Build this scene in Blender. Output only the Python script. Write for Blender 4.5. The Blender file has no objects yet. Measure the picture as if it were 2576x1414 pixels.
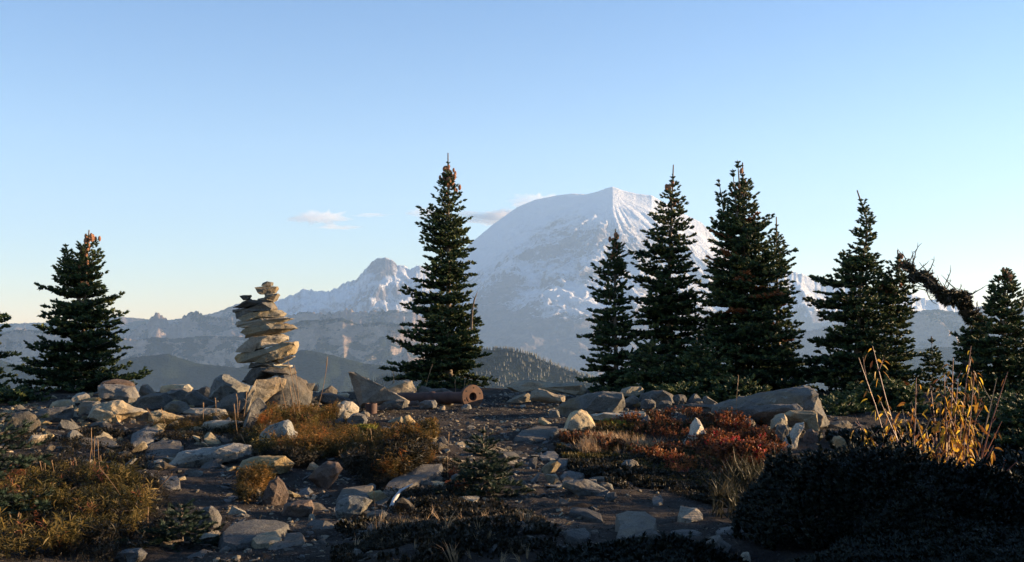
import bpy, bmesh, math, random
import numpy as np
from mathutils import Vector, Matrix, noise
R = math.radians
C = bpy.context.scene.collection
sc = bpy.context.scene

# ------------------------------------------------------------------ camera frame
CAMZ, PITCH, F, CX, CY = 1.15, R(2.3), 2762.0, 1288.0, 707.0     # photo measured at 2576 x 1414
cp, sp = math.cos(PITCH), math.sin(PITCH)
def ray(x, y):
    u = (x-CX)/F; v = -(y-CY)/F
    return u, cp - v*sp, sp + v*cp
def P(x, y, d):
    u, Y, Z = ray(x, y); t = d/Y
    return Vector((u*t, d, CAMZ + Z*t))
PX = lambda d: d/F                                                # metres per photo pixel at distance d

# ------------------------------------------------------------------ ground height
_py = [-60, 0, 5.0, 6.8, 9.2, 12, 14.5, 17, 18.5, 60]
_pz = [0.1, 0.1, .08, .0, .02, .085, .125, .13, .10, .10]
MOUNDS = [(-3.1, 13.2, 1.6, 1.0, .10), (-5.0, 12.5, 1.6, .9, .07), (1.7, 11.2, 1.5, 1.0, .13), (-1.5, 11.3, .9, .7, .10),
          (3.4, 12.6, 1.0, .9, .10), (1.9, 5.4, 1.0, .7, .08), (-2.6, 7.0, 1.0, .9, .05), (-.9, 9.4, .9, .6, .08), (0.0, 5.4, .7, .5, .07)]
def gh(X, Y):
    X = np.asarray(X, float); Y = np.asarray(Y, float)
    z = np.interp(Y, _py, _pz)
    for mx, my, sx, sy, h in MOUNDS:
        z = z + h*np.exp(-((X-mx)/sx)**2 - ((Y-my)/sy)**2)
    z = z + .022*np.sin(X*1.9+1.3*np.sin(Y*.9))*np.cos(Y*1.6+.7) + .012*np.sin(X*4.7+Y*3.1)*np.sin(Y*5.3-X*1.7)
    rho = np.sqrt((X/1.35)**2 + (Y-2)**2)
    t = np.maximum(0, rho-15.2-.4*np.sin(X*.8+1))
    fall = np.where(t < 6, .045*t**2, .045*36 + .54*(t-6))
    z = z - fall
    return np.maximum(z, -1150)
def G(x, y):
    """photo pixel(s) -> point(s) on the near ground"""
    x = np.atleast_1d(np.asarray(x, float)); y = np.atleast_1d(np.asarray(y, float))
    u, Y, Z = ray(x, y)
    out = np.zeros((len(x), 3)); done = np.zeros(len(x), bool)
    prev = np.full(len(x), 2.0)
    for d in np.arange(2.0, 26, .04):
        t = d/Y; hit = (~done) & (CAMZ+Z*t <= gh(u*t, t*Y))
        out[hit, 0] = (u*t)[hit]; out[hit, 1] = d; out[hit, 2] = gh(u*t, t*Y)[hit]
        done |= hit
        if done.all(): break
    out[~done] = (0, 17.5, 0); out[~done, 0] = (u/Y*17.5)[~done]; out[~done, 2] = gh(out[~done, 0], 17.5)
    return out
def G1(x, y): return Vector(G(x, y)[0])

# ------------------------------------------------------------------ object helpers
def tag(o, label=None, cat=None, group=None, kind=None):
    if label: o['label'] = label
    if cat: o['category'] = cat
    if group: o['group'] = group
    if kind: o['kind'] = kind
    return o
def empty(name, loc, label, cat, group=None):
    o = bpy.data.objects.new(name, None); C.objects.link(o); o.location = loc; o.empty_display_size = .1
    return tag(o, label, cat, group)
def link(name, me, mat, parent=None, loc=None):
    o = bpy.data.objects.new(name, me); C.objects.link(o)
    for m in (mat if isinstance(mat, (list, tuple)) else [mat]): me.materials.append(m)
    if loc is not None: o.location = loc
    if parent is not None: o.parent = parent
    return o
def np_mesh(name, V, Fc, var=None, smooth=False, mi=None):
    """V (n,3); Fc list of arrays with equal-sided faces, or a single (m,k) array"""
    V = np.asarray(V, np.float32)
    if isinstance(Fc, np.ndarray): Fc = [Fc]
    me = bpy.data.meshes.new(name)
    me.vertices.add(len(V)); me.vertices.foreach_set('co', V.ravel())
    nl = sum(f.size for f in Fc); npoly = sum(len(f) for f in Fc)
    me.loops.add(nl); me.polygons.add(npoly)
    me.loops.foreach_set('vertex_index', np.concatenate([f.ravel() for f in Fc]).astype(np.int32))
    sizes = np.concatenate([np.full(len(f), f.shape[1]) for f in Fc]); st = np.concatenate([[0], np.cumsum(sizes)[:-1]])
    me.polygons.foreach_set('loop_start', st.astype(np.int32))
    if mi is not None: me.polygons.foreach_set('material_index', np.asarray(mi, np.int32))
    me.polygons.foreach_set('use_smooth', np.full(npoly, smooth))
    if var is not None:
        a = me.attributes.new('var', 'FLOAT', 'POINT'); a.data.foreach_set('value', np.asarray(var, np.float32))
    me.update(calc_edges=True); me.validate()
    return me
def inst(T, Fc, M, L, var=None):
    """copy template verts T (n,3) with rotation-scale matrices M (k,3,3) and positions L (k,3)"""
    T = np.asarray(T); k = len(L)
    V = np.einsum('kij,nj->kni', M, T) + L[:, None, :]
    F2 = (np.asarray(Fc)[None] + (np.arange(k)*len(T))[:, None, None]).reshape(-1, np.asarray(Fc).shape[1])
    vv = None if var is None else np.repeat(var, len(T))
    return V.reshape(-1, 3), F2, vv
def frames(D, roll=None, up=(0, 0, 1)):
    """rotation matrices taking +Z to directions D (k,3), local +Y kept near `up`"""
    D = D/np.maximum(1e-9, np.linalg.norm(D, axis=1, keepdims=True))
    U = np.tile(np.asarray(up, float), (len(D), 1)); U[np.abs(D @ np.asarray(up, float)) > .97] = (0.3, 1, 0)
    X = np.cross(U, D); X /= np.linalg.norm(X, axis=1, keepdims=True); Y = np.cross(D, X)
    if roll is not None:
        c, s = np.cos(roll)[:, None], np.sin(roll)[:, None]
        X, Y = c*X+s*Y, -s*X+c*Y
    return np.stack([X, Y, D], axis=2)
class Tubes:
    def __init__(s): s.V = []; s.F = []; s.n = 0
    def add(s, pts, rad, k=6, cap=True):
        pts = [Vector(p) for p in pts]
        if not hasattr(rad, '__len__'): rad = [rad]*len(pts)
        for i, p in enumerate(pts):
            t = (pts[min(i+1, len(pts)-1)]-pts[max(i-1, 0)]).normalized()
            a = t.cross(Vector((0, 0, 1)) if abs(t.z) < .9 else Vector((1, 0, 0))).normalized(); b = t.cross(a)
            for j in range(k):
                w = 2*math.pi*j/k; s.V.append(p+(a*math.cos(w)+b*math.sin(w))*rad[i])
        for i in range(len(pts)-1):
            for j in range(k):
                A = s.n+i*k+j; B = s.n+i*k+(j+1) % k
                s.F.append((A, B, B+k, A+k))
        s.n += len(pts)*k
        return s
    def mesh(s, name, smooth=True): return np_mesh(name, np.array([tuple(v) for v in s.V]), np.array(s.F), smooth=smooth)

# ------------------------------------------------------------------ materials
def mat_new(name):
    m = bpy.data.materials.new(name); m.use_nodes = True; nt = m.node_tree
    b = nt.nodes['Principled BSDF']; return m, nt, b
class NT:
    def __init__(s, nt): s.nt = nt
    def n(s, t, **k):
        x = s.nt.nodes.new(t)
        for a, v in k.items(): setattr(x, a, v)
        return x
    def l(s, a, b): s.nt.links.new(a, b)
    def noise(s, vec, scale, detail=6, rough=.6, dist=0):
        x = s.n('ShaderNodeTexNoise'); x.inputs['Scale'].default_value = scale; x.inputs['Detail'].default_value = detail
        x.inputs['Roughness'].default_value = rough; x.inputs['Distortion'].default_value = dist
        if vec is not None: s.l(vec, x.inputs['Vector'])
        return x.outputs['Fac']
    def ramp(s, fac, stops, interp='LINEAR'):
        x = s.n('ShaderNodeValToRGB'); cr = x.color_ramp; cr.interpolation = interp
        while len(cr.elements) < len(stops): cr.elements.new(.5)
        for e, (p, c) in zip(cr.elements, stops):
            e.position = p; e.color = (c, c, c, 1) if not hasattr(c, '__len__') else (*c, 1)
        s.l(fac, x.inputs['Fac']); return x.outputs['Color']
    def mix(s, fac, a, b, mode='MIX'):
        x = s.n('ShaderNodeMix', data_type='RGBA', blend_type=mode)
        for i, v in ((0, fac), (6, a), (7, b)):
            if hasattr(v, 'is_linked') or isinstance(v, bpy.types.NodeSocket): s.l(v, x.inputs[i])
            elif i == 0: x.inputs[0].default_value = v
            else: x.inputs[i].default_value = (*v, 1)
        return x.outputs[2]
    def math(s, op, a, b=0.0, c=0.0, clamp=False):
        x = s.n('ShaderNodeMath', operation=op, use_clamp=clamp)
        for i, v in enumerate((a, b, c)):
            if isinstance(v, bpy.types.NodeSocket): s.l(v, x.inputs[i])
            else: x.inputs[i].default_value = v
        return x.outputs[0]
    def bump(s, h, strength, dist, bsdf):
        x = s.n('ShaderNodeBump'); x.inputs['Strength'].default_value = strength; x.inputs['Distance'].default_value = dist
        s.l(h, x.inputs['Height']); s.l(x.outputs[0], bsdf.inputs['Normal'])
def rock_mat(name, c1, c2, dark=.35, lichen=.5, warm=.0):
    m, nt, b = mat_new(name); N = NT(nt); b.inputs['Roughness'].default_value = .88
    b.inputs['Specular IOR Level'].default_value = .25
    tc = N.n('ShaderNodeTexCoord'); oi = N.n('ShaderNodeObjectInfo')
    off = N.n('ShaderNodeVectorMath', operation='ADD'); N.l(tc.outputs['Object'], off.inputs[0])
    sc_ = N.math('MULTIPLY', oi.outputs['Random'], 37.0); cb = N.n('ShaderNodeCombineXYZ')
    for i in range(3): N.l(sc_, cb.inputs[i])
    N.l(cb.outputs[0], off.inputs[1]); v = off.outputs[0]
    base = N.mix(N.ramp(N.noise(v, 5, 8, .65), [(.35, 0.), (.65, 1.)]), c1, c2)
    base = N.mix(N.ramp(N.noise(v, 2.3, 5, .6, .6), [(.48, 0.), (.7, .8)]), base, tuple(x*y for x, y in zip(c2, (1.12, .92, .68))))
    grain = N.ramp(N.noise(v, 120, 4, .8), [(.3, .45), (.5, 1.), (.72, 1.5)])
    base = N.mix(1, base, grain, 'MULTIPLY')
    spots = N.ramp(N.noise(v, 16, 8, .75, .4), [(.54, 0.), (.62, dark)])
    base = N.mix(spots, base, (.03, .032, .03))
    pale = N.ramp(N.noise(v, 9, 9, .8, .3), [(.57, 0.), (.63, lichen)])
    base = N.mix(pale, base, (.32, .33, .28))
    var = N.n('ShaderNodeHueSaturation'); N.l(base, var.inputs['Color'])
    N.l(N.math('MULTIPLY_ADD', oi.outputs['Random'], .5, .72), var.inputs['Value'])
    N.l(N.math('MULTIPLY_ADD', N.math('FRACT', N.math('MULTIPLY', oi.outputs['Random'], 7.3)), .6, .75), var.inputs['Saturation'])
    N.l(var.outputs[0], b.inputs['Base Color'])
    h = N.math('ADD', N.noise(v, 22, 10, .72), N.math('MULTIPLY', N.noise(v, 90, 5, .7), .35))
    N.bump(h, .75, .03, b)
    return m
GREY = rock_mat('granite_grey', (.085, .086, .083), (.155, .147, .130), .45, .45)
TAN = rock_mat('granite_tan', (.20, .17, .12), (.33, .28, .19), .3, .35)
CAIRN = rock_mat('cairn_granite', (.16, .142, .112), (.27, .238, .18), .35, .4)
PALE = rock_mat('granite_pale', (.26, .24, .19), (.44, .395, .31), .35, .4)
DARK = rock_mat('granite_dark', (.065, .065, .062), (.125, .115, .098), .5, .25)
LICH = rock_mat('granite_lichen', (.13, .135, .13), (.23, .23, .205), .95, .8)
BROWN = rock_mat('stone_brown', (.075, .055, .045), (.13, .10, .08), .4, .1)
def leaf_mat(name, stops, trans=.3, rough=.55):
    m, nt, b = mat_new(name); N = NT(nt)
    at = N.n('ShaderNodeAttribute', attribute_name='var')
    col = N.ramp(at.outputs['Fac'], stops)
    N.l(col, b.inputs['Base Color']); b.inputs['Roughness'].default_value = rough; b.inputs['Specular IOR Level'].default_value = .25
    if trans:
        t = N.n('ShaderNodeBsdfTranslucent'); N.l(col, t.inputs['Color'])
        mx = N.n('ShaderNodeMixShader'); mx.inputs[0].default_value = trans
        N.l(b.outputs[0], mx.inputs[1]); N.l(t.outputs[0], mx.inputs[2])
        N.l(mx.outputs[0], nt.nodes['Material Output'].inputs['Surface'])
    return m
FIR = leaf_mat('fir_needles', [(0, (.007, .017, .009)), (.5, (.015, .034, .015)), (.85, (.045, .072, .022)), (1, (.12, .13, .04))], .15)  # lightest stop puts warm sunlit highlights on shoot tips into the colour
FIRB = leaf_mat('fir_needles_blue', [(0, (.006, .015, .010)), (.5, (.012, .027, .018)), (1, (.030, .052, .030))], .12)
DEADN = leaf_mat('dead_needles', [(0, (.10, .035, .015)), (1, (.24, .09, .03))], .15)
HUCK = leaf_mat('red_leaves', [(0, (.025, .022, .010)), (.3, (.07, .035, .014)), (.5, (.14, .042, .018)), (.7, (.25, .085, .026)), (.88, (.36, .15, .04)), (1, (.42, .03, .03))], .35)
GOLD = leaf_mat('gold_leaves', [(0, (.022, .024, .008)), (.35, (.085, .062, .018)), (.7, (.22, .12, .03)), (.9, (.34, .18, .05)), (1, (.36, .12, .03))], .4)
OLIVE = leaf_mat('olive_leaves', [(0, (.012, .018, .006)), (.4, (.058, .050, .014)), (.75, (.21, .145, .036)), (.92, (.32, .22, .07)), (1, (.28, .10, .05))], .4)
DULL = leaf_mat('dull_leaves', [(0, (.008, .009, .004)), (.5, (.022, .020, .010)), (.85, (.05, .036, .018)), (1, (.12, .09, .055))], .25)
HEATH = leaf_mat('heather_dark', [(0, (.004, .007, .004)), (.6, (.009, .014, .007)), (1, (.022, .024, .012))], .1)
YEL = leaf_mat('yellow_leaves', [(0, (.08, .032, .014)), (.4, (.24, .11, .025)), (.65, (.46, .25, .03)), (1, (.62, .43, .05))], .5)
STRAW = leaf_mat('dry_straw', [(0, (.30, .19, .10)), (1, (.48, .35, .2))], .2)
def plain(name, c1, c2, scale=8, rough=.85, bump=.4, bd=.01, metal=0):
    m, nt, b = mat_new(name); N = NT(nt); tc = N.n('ShaderNodeTexCoord')
    f = N.noise(tc.outputs['Object'], scale, 8, .7, .3)
    N.l(N.mix(N.ramp(f, [(.35, 0.), (.68, 1.)]), c1, c2), b.inputs['Base Color']); b.inputs['Roughness'].default_value = rough
    b.inputs['Metallic'].default_value = metal
    N.bump(N.noise(tc.outputs['Object'], scale*6, 8, .7), bump, bd, b); return m
BARK = plain('bark', (.10, .075, .055), (.21, .17, .13), 14, .9, .8, .012)
SNAGB = plain('snag_bark', (.035, .028, .022), (.10, .08, .06), 14, .9, .8, .012)
CONEM = plain('cone_brown', (.17, .07, .035), (.34, .16, .08), 60, .8, .5, .004)
STEMR = plain('red_stem', (.12, .04, .035), (.24, .10, .07), 20, .5, .2, .002)
STEMD = plain('grey_stem', (.06, .05, .04), (.14, .11, .09), 20, .8, .2, .002)
RUST = plain('rust', (.06, .030, .018), (.16, .072, .034), 9, .8, .5, .004)
RUSTD = plain('rust_dark', (.04, .020, .015), (.10, .045, .03), 9, .75, .5, .004)
DRIFT = plain('weathered_wood', (.42, .40, .38), (.6, .58, .55), 20, .8, .3, .003)
# ------------------------------------------------------------------ camera, sky, sun
cam = bpy.data.cameras.new('camera'); co = bpy.data.objects.new('camera', cam); C.objects.link(co)
cam.sensor_width = 36; cam.lens = 36*F/2576; co.location = (0, 0, CAMZ); co.rotation_euler = (math.pi/2+PITCH, 0, 0)
cam.clip_start = .05; cam.clip_end = 200000; sc.camera = co
SUN_AZ, SUN_EL = R(80), R(10)
w = bpy.data.worlds.new('World'); sc.world = w; w.use_nodes = True
wn = w.node_tree; N = NT(wn); sky = wn.nodes.new('ShaderNodeTexSky'); sky.sky_type = 'NISHITA'; sky.sun_disc = False
sky.sun_elevation = SUN_EL; sky.sun_rotation = SUN_AZ; sky.altitude = 3000; sky.air_density = 1.2; sky.dust_density = .2; sky.ozone_density = 2.5
tcw = N.n('ShaderNodeTexCoord'); szw = N.n('ShaderNodeSeparateXYZ'); N.l(tcw.outputs['Generated'], szw.inputs[0])
tint = N.ramp(szw.outputs[2], [(0, (1., .81, .70)), (.06, (1., .86, .79)), (.16, (.96, .88, .86)), (.34, (.62, .74, .85))])
sky_c = N.mix(1, sky.outputs[0], tint, 'MULTIPLY')
wn.links.new(sky_c, wn.nodes['Background'].inputs['Color']); wn.nodes['Background'].inputs['Strength'].default_value = .085
sl = bpy.data.lights.new('sun', 'SUN'); so = bpy.data.objects.new('sun', sl); C.objects.link(so)
sl.energy = 5; sl.angle = R(.5); sl.color = (1, .70, .41)
S = Vector((math.sin(SUN_AZ)*math.cos(SUN_EL), math.cos(SUN_AZ)*math.cos(SUN_EL), math.sin(SUN_EL)))
so.rotation_euler = S.to_track_quat('Z', 'Y').to_euler()
sc.view_settings.view_transform = 'Standard'; sc.view_settings.look = 'None'; sc.view_settings.exposure = 1.95; sc.view_settings.gamma = 1
sc.render.engine = 'CYCLES'; sc.cycles.use_denoising = True; sc.cycles.max_bounces = 5; sc.cycles.volume_bounces = 1
sc.cycles.transparent_max_bounces = 8; sc.cycles.diffuse_bounces = 3; sc.cycles.glossy_bounces = 2; sc.cycles.sample_clamp_indirect = 4

# haze: one closed box of even thin air round the whole scene
def box_mesh(name, lo, hi):
    V = [(x, y, z) for x in (lo[0], hi[0]) for y in (lo[1], hi[1]) for z in (lo[2], hi[2])]
    Fc = np.array([(0, 1, 3, 2), (4, 6, 7, 5), (0, 4, 5, 1), (2, 3, 7, 6), (0, 2, 6, 4), (1, 5, 7, 3)])
    return np_mesh(name, V, Fc)
hm = bpy.data.materials.new('haze'); hm.use_nodes = True; hn = hm.node_tree; hn.nodes.clear()
ho = hn.nodes.new('ShaderNodeOutputMaterial'); pv = hn.nodes.new('ShaderNodeVolumePrincipled')
pv.inputs['Color'].default_value = (.42, .65, 1.0, 1); pv.inputs['Density'].default_value = 3.2e-5; pv.inputs['Anisotropy'].default_value = .1
hn.links.new(pv.outputs[0], ho.inputs['Volume'])
tag(link('haze', box_mesh('haze', (-11200, -3500, -1151), (11000, 23500, 2700)), hm), kind='stuff')

# ------------------------------------------------------------------ far terrain
def terrain_mat(name, rock1, rock2, forest=0., snow=None, fscale=1., rockface=.5, blobs=()):
    """rock and talus with dark forest patches; snow = (low z, high z, amount)"""
    m, nt, b = mat_new(name); N = NT(nt); b.inputs['Roughness'].default_value = .95; b.inputs['Specular IOR Level'].default_value = .05
    g = N.n('ShaderNodeNewGeometry'); mp = N.n('ShaderNodeMapping'); mp.inputs['Scale'].default_value = (.001*fscale, .001*fscale, .0016*fscale)
    N.l(g.outputs['Position'], mp.inputs['Vector']); v = mp.outputs[0]
    xyz = N.n('ShaderNodeSeparateXYZ'); N.l(g.outputs['Position'], xyz.inputs[0]); nz = N.n('ShaderNodeSeparateXYZ'); N.l(g.outputs['Normal'], nz.inputs[0])
    col = N.mix(N.ramp(N.noise(v, 3.5, 10, .7, .5), [(.38, 0.), (.62, 1.)]), rock1, rock2)
    st = N.n('ShaderNodeMapping'); st.inputs['Scale'].default_value = (.012, .012, .0015); N.l(g.outputs['Position'], st.inputs['Vector'])
    col = N.mix(1, col, N.ramp(N.noise(st.outputs[0], 1, 5, .65), [(.3, .7), (.7, 1.25)]), 'MULTIPLY')
    if forest:
        f = N.noise(v, 2.6, 12, .72, .3)
        f2 = N.math('MULTIPLY_ADD', nz.outputs[2], .25, f)
        fm = N.ramp(f2, [(.78-.32*forest, 0.), (.82-.32*forest, 1.)])
        tex = N.mix(N.noise(g.outputs['Position'], .03, 4, .8), (.012, .022, .012), (.035, .05, .022))
        col = N.mix(fm, col, tex)
    if snow:
        lo, hi, amt = snow
        alt = N.n('ShaderNodeMapRange'); alt.inputs[1].default_value = lo; alt.inputs[2].default_value = hi; N.l(xyz.outputs[2], alt.inputs[0])
        al = N.ramp(alt.outputs[0], [(0, 0.), (.16, .55), (.45, .66), (.8, .8), (1, 1.)])
        ms = N.n('ShaderNodeMapping'); ms.inputs['Scale'].default_value = (.0016, .0016, .0011); ms.inputs['Rotation'].default_value = (0, .5, 0); N.l(g.outputs['Position'], ms.inputs['Vector'])
        n = N.noise(ms.outputs[0], 1.1, 5, .6, 1.2)
        fine = N.noise(ms.outputs[0], 4.5, 12, .78, 1.8)
        s_ = N.math('ADD', N.math('MULTIPLY', n, .55), N.math('MULTIPLY', fine, .62))
        s_ = N.math('ADD', s_, N.math('MULTIPLY', al, .62))
        s_ = N.math('ADD', s_, N.math('MULTIPLY', nz.outputs[2], rockface))
        for (bp, br, ba) in blobs:
            vd = N.n('ShaderNodeVectorMath', operation='DISTANCE'); N.l(g.outputs['Position'], vd.inputs[0]); vd.inputs[1].default_value = bp
            mr = N.n('ShaderNodeMapRange', interpolation_type='SMOOTHSTEP'); mr.inputs[1].default_value = 0; mr.inputs[2].default_value = br; mr.inputs[3].default_value = ba; mr.inputs[4].default_value = 0; N.l(vd.outputs['Value'], mr.inputs[0])
            s_ = N.math('SUBTRACT', s_, mr.outputs[0])
        fm = N.ramp(N.math('SUBTRACT', s_, amt), [(.40, 0.), (.47, .55), (.60, 1.)])
        sn = N.mix(N.noise(v, 30, 6, .7), (.74, .76, .79), (.9, .9, .9))
        col = N.mix(fm, col, sn)
    N.l(col, b.inputs['Base Color'])
    h = N.noise(v, 26, 10, .75, .5)
    h = N.math('ADD', h, N.math('MULTIPLY', N.noise(st.outputs[0], .6, 8, .7, .8), 1.2))
    N.bump(h, 1., 70/fscale, b)
    return m
def ridge(name, crest, D, front, back, base, amp, mat, nx=420, nv=120, seed=0, curve=.8, freq=1., bulge=0., jag=0., x0=-170, x1=2746, big=1., smooth=70, radial=None):
    xs = np.linspace(x0, x1, nx); pxs = [c[0] for c in crest]; pys = [c[1] for c in crest]
    ys = np.interp(xs, pxs, pys)
    V = []; off = Vector((seed*13.7, seed*5.1, seed*3.3))
    kw = int(smooth*nx/(x1-x0))*2+1; ker = np.hanning(kw+2)[1:-1]; ker /= ker.sum()
    ysm = np.convolve(np.pad(ys, kw//2, mode='edge'), ker, 'valid')
    vs = np.concatenate([-np.linspace(1, 0, nv//5+1)[:-1], np.linspace(0, 1, nv)**1.15])
    for i, x in enumerate(xs):
        j = 0
        if jag: j = jag*(noise.fractal(Vector((x*.09, seed, 0)), .6, 2.2, 5)+.55*abs(noise.noise(Vector((x*.035, seed+5, 0)))))
        c = P(x, ys[i]-j, D); zc0 = c.z; u = c.x/D; zcs = min(zc0+amp*.4, P(x, ysm[i], D).z)
        for v in vs:
            if v >= 0: d = D - v*front; s = v**curve
            else: d = D - v*back; s = (-v)**.9
            kk = min(1, abs(v)*(12 if smooth > 80 else 9)); zc = zc0*(1-kk)+zcs*kk
            z = zc*(1-s)+base*s + bulge*math.sin(math.pi*min(1, abs(v)))
            X = u*d; q = Vector((X*.001*freq, d*.001*freq, 0))+off
            env = min(1, abs(v)*7)*(1-.35*abs(v))
            # spurs running down the slope: stretched noise
            wq = .30*noise.noise(q*1.3)+.12*noise.noise(q*4)
            sp1 = noise.ridged_multi_fractal(Vector((q.x*.95*big+wq, q.y*.5*big+wq, 1.7+seed)), .85, 2.1, 8, .9, 2.0)
            sp2 = noise.hetero_terrain(q*3.0, .8, 2.2, 6, .6)
            if radial:      # ribs and gullies running down from the summit
                rx, ry = X-radial[0], d-radial[1]; rad_ = math.hypot(rx, ry)*.001; an = math.atan2(rx, -ry)
                wv = .22*noise.noise(q*1.1)+.07*noise.noise(q*4)
                g1 = noise.ridged_multi_fractal(Vector((an*2.3+wv, rad_*.16+wv, seed*1.)), .8, 2.2, 7, .9, 2.)
                g2 = noise.ridged_multi_fractal(Vector((an*7+wv*3, rad_*.5+wv, seed*2.)), .8, 2.2, 6, .9, 2.)
                z += min(1, rad_*.7)*env*amp*(.75*(g1-1.3)+.30*(g2-1.3)*min(1, rad_*.3)+.10*(sp2-.8))
            else: z += env*amp*(.55*(sp1-1.5)+.16*(sp2-.8))
            V.append((X, d, z))
    n2 = len(vs); I = (np.arange(nx-1)[:, None]*n2+np.arange(n2-1)[None]).ravel()
    Fc = np.stack([I, I+1, I+n2+1, I+n2], 1)
    me = np_mesh(name, V, Fc, smooth=True)
    return tag(link(name, me, mat), kind='structure')
SNOW = terrain_mat('glacier_mountain', (.11, .10, .10), (.19, .165, .15), 0, (-150, 2400, .79), 1., .45, [(tuple(P(1400, 590, 18600)), 1500, .17), (tuple(P(1460, 640, 17800)), 1300, .10), (tuple(P(1200, 760, 15500)), 1500, .30), (tuple(P(1240, 700, 16800)), 900, .22), (tuple(P(1480, 705, 16500)), 700, .2), (tuple(P(1620, 610, 18200)), 1300, .15), (tuple(P(1225, 600, 19500)), 1300, -.25), (tuple(P(1400, 740, 15500)), 1500, -.12)])
SNOW2 = terrain_mat('snow_patched_rock', (.11, .105, .105), (.20, .17, .155), 0, (-100, 1500, .80), 1.2, .5, [(tuple(P(965, 665, 16900)), 420, .3), (tuple(P(900, 730, 16000)), 700, .12), (tuple(P(1050, 700, 16000)), 600, .1)])
ROCKY = terrain_mat('bare_ridge', (.26, .20, .155), (.50, .38, .28), .3)
CLIFF = terrain_mat('cliffs_and_forest', (.24, .185, .14), (.54, .41, .30), .38, None, 1.7)
FOREST = terrain_mat('forested_hill', (.16, .13, .09), (.24, .20, .13), 1.55, None, 2.2)
ridge('snow_mountain', [(-500, 1000), (900, 900), (1060, 790), (1110, 690), (1180, 615), (1240, 565), (1300, 522), (1345, 503), (1400, 492), (1440, 487), (1475, 489), (1500, 483), (1522, 475), (1540, 470), (1552, 473),
      (1570, 480), (1600, 487), (1640, 492), (1680, 515), (1730, 543), (1765, 560), (1800, 600), (1850, 640), (1900, 668), (1950, 690), (2050, 722), (2200, 760), (2500, 860), (3076, 1000)],
      20000, 9500, 2800, -1100, 260, SNOW, 900, 330, 1, .78, 1.7, 0, .6, 500, 2350, .9, 160, tuple(P(1540, 469, 20000))[:2])
ridge('snow_ridge', [(-500, 900), (500, 830), (640, 775), (700, 757), (735, 742), (765, 728), (800, 733), (830, 733), (850, 722), (870, 712), (900, 700), (912, 685), (930, 668), (938, 655), (950, 652), (965, 648), (985, 652),
      (1000, 668), (1015, 668), (1030, 678), (1055, 668), (1080, 682), (1150, 720), (1250, 800), (1500, 900), (3076, 1000)], 17000, 6000, 2500, -1100, 420, SNOW2, 520, 150, 2, .8, 1.9, 0, 5, 300, 1700)
ridge('snowy_slope', [(-500, 1000), (1700, 900), (1880, 745), (1930, 690), (1970, 679), (1995, 684), (2020, 692), (2060, 707), (2110, 712), (2190, 727), (2230, 722), (2270, 735), (2330, 752), (2380, 755), (2450, 770), (2600, 775), (3076, 800)],
      17500, 6000, 2500, -1100, 420, SNOW2, 420, 140, 3, .75, 1.2, 0, 4, 1600, 2746)
ridge('far_ridge', [(-500, 825), (0, 815), (100, 812), (200, 808), (290, 797), (330, 799), (400, 806), (430, 805), (480, 797), (530, 790), (560, 780), (595, 765), (640, 758), (680, 768), (720, 790), (800, 815), (1000, 850), (1300, 930), (3076, 1000)],
      13500, 4500, 4000, -1100, 300, ROCKY, 420, 110, 4, .75, 1.3, 0, 2, -170, 1600)
ridge('jagged_ridge', [(-500, 900), (200, 890), (250, 868), (300, 845), (335, 829), (372, 812), (377, 802), (386, 797), (396, 783), (405, 797), (416, 801), (425, 812), (452, 817), (458, 799), (478, 785), (495, 783), (515, 795), (560, 802), (575, 795), (600, 790),
      (620, 800), (660, 812), (720, 800), (760, 785), (830, 790), (870, 778), (900, 785), (1000, 780), (1050, 790), (1150, 850), (1300, 930), (3076, 1000)],
      10800, 3800, 3000, -1100, 480, ROCKY, 620, 110, 5, .7, 1.6, 0, 7, -170, 1600)
ridge('cliff_ridge', [(-500, 850), (-100, 835), (0, 838), (50, 828), (100, 832), (150, 842), (300, 850), (345, 855), (390, 848), (440, 852), (520, 845), (620, 848), (700, 830), (760, 805), (800, 806), (860, 800), (900, 815), (960, 812), (1010, 815), (1100, 860), (1200, 890), (1500, 960), (3076, 1000)],
      8500, 3400, 2500, -1100, 560, CLIFF, 620, 140, 6, .62, 1.8, 0, 3, -170, 1800)
ridge('forest_ridge', [(-500, 900), (0, 905), (60, 925), (200, 925), (330, 900), (420, 890), (500, 915), (600, 925), (700, 898), (760, 880), (800, 885), (860, 900), (920, 915), (1000, 922), (1100, 930), (1250, 955), (1600, 1010), (3076, 1050)],
      5600, 2600, 2200, -1100, 420, FOREST, 420, 110, 7, .7, 2.2, 0, 2, -170, 2000)
nearc = [(-500, 1040), (900, 985), (960, 950), (1040, 935), (1100, 910), (1180, 890), (1240, 880), (1290, 882), (1340, 895), (1400, 922), (1460, 942), (1520, 962), (1600, 982), (1800, 1010), (3076, 1080)]
hill = ridge('near_hill', nearc, 3300, 1500, 1800, -1100, 120, FOREST, 520, 100, 8, .8, 3., 0, 1)
ridge('right_ridge', [(-500, 1100), (1700, 960), (1900, 860), (2050, 830), (2150, 803), (2220, 790), (2290, 792), (2310, 782), (2360, 779), (2400, 785), (2440, 772), (2500, 779), (2600, 772), (3076, 770)],
      11000, 4000, 3000, -1100, 500, ROCKY, 380, 100, 9, .7, 1.5, 0, 3, 1600, 2746)
ridge('right_forest_ridge', [(-500, 1100), (1500, 1000), (1900, 925), (2100, 900), (2250, 880), (2400, 872), (2600, 850), (3076, 840)],
      7500, 3000, 2500, -1100, 260, FOREST, 300, 90, 10, .7, 1.9, 0, 2, 1300, 2746)
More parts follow.
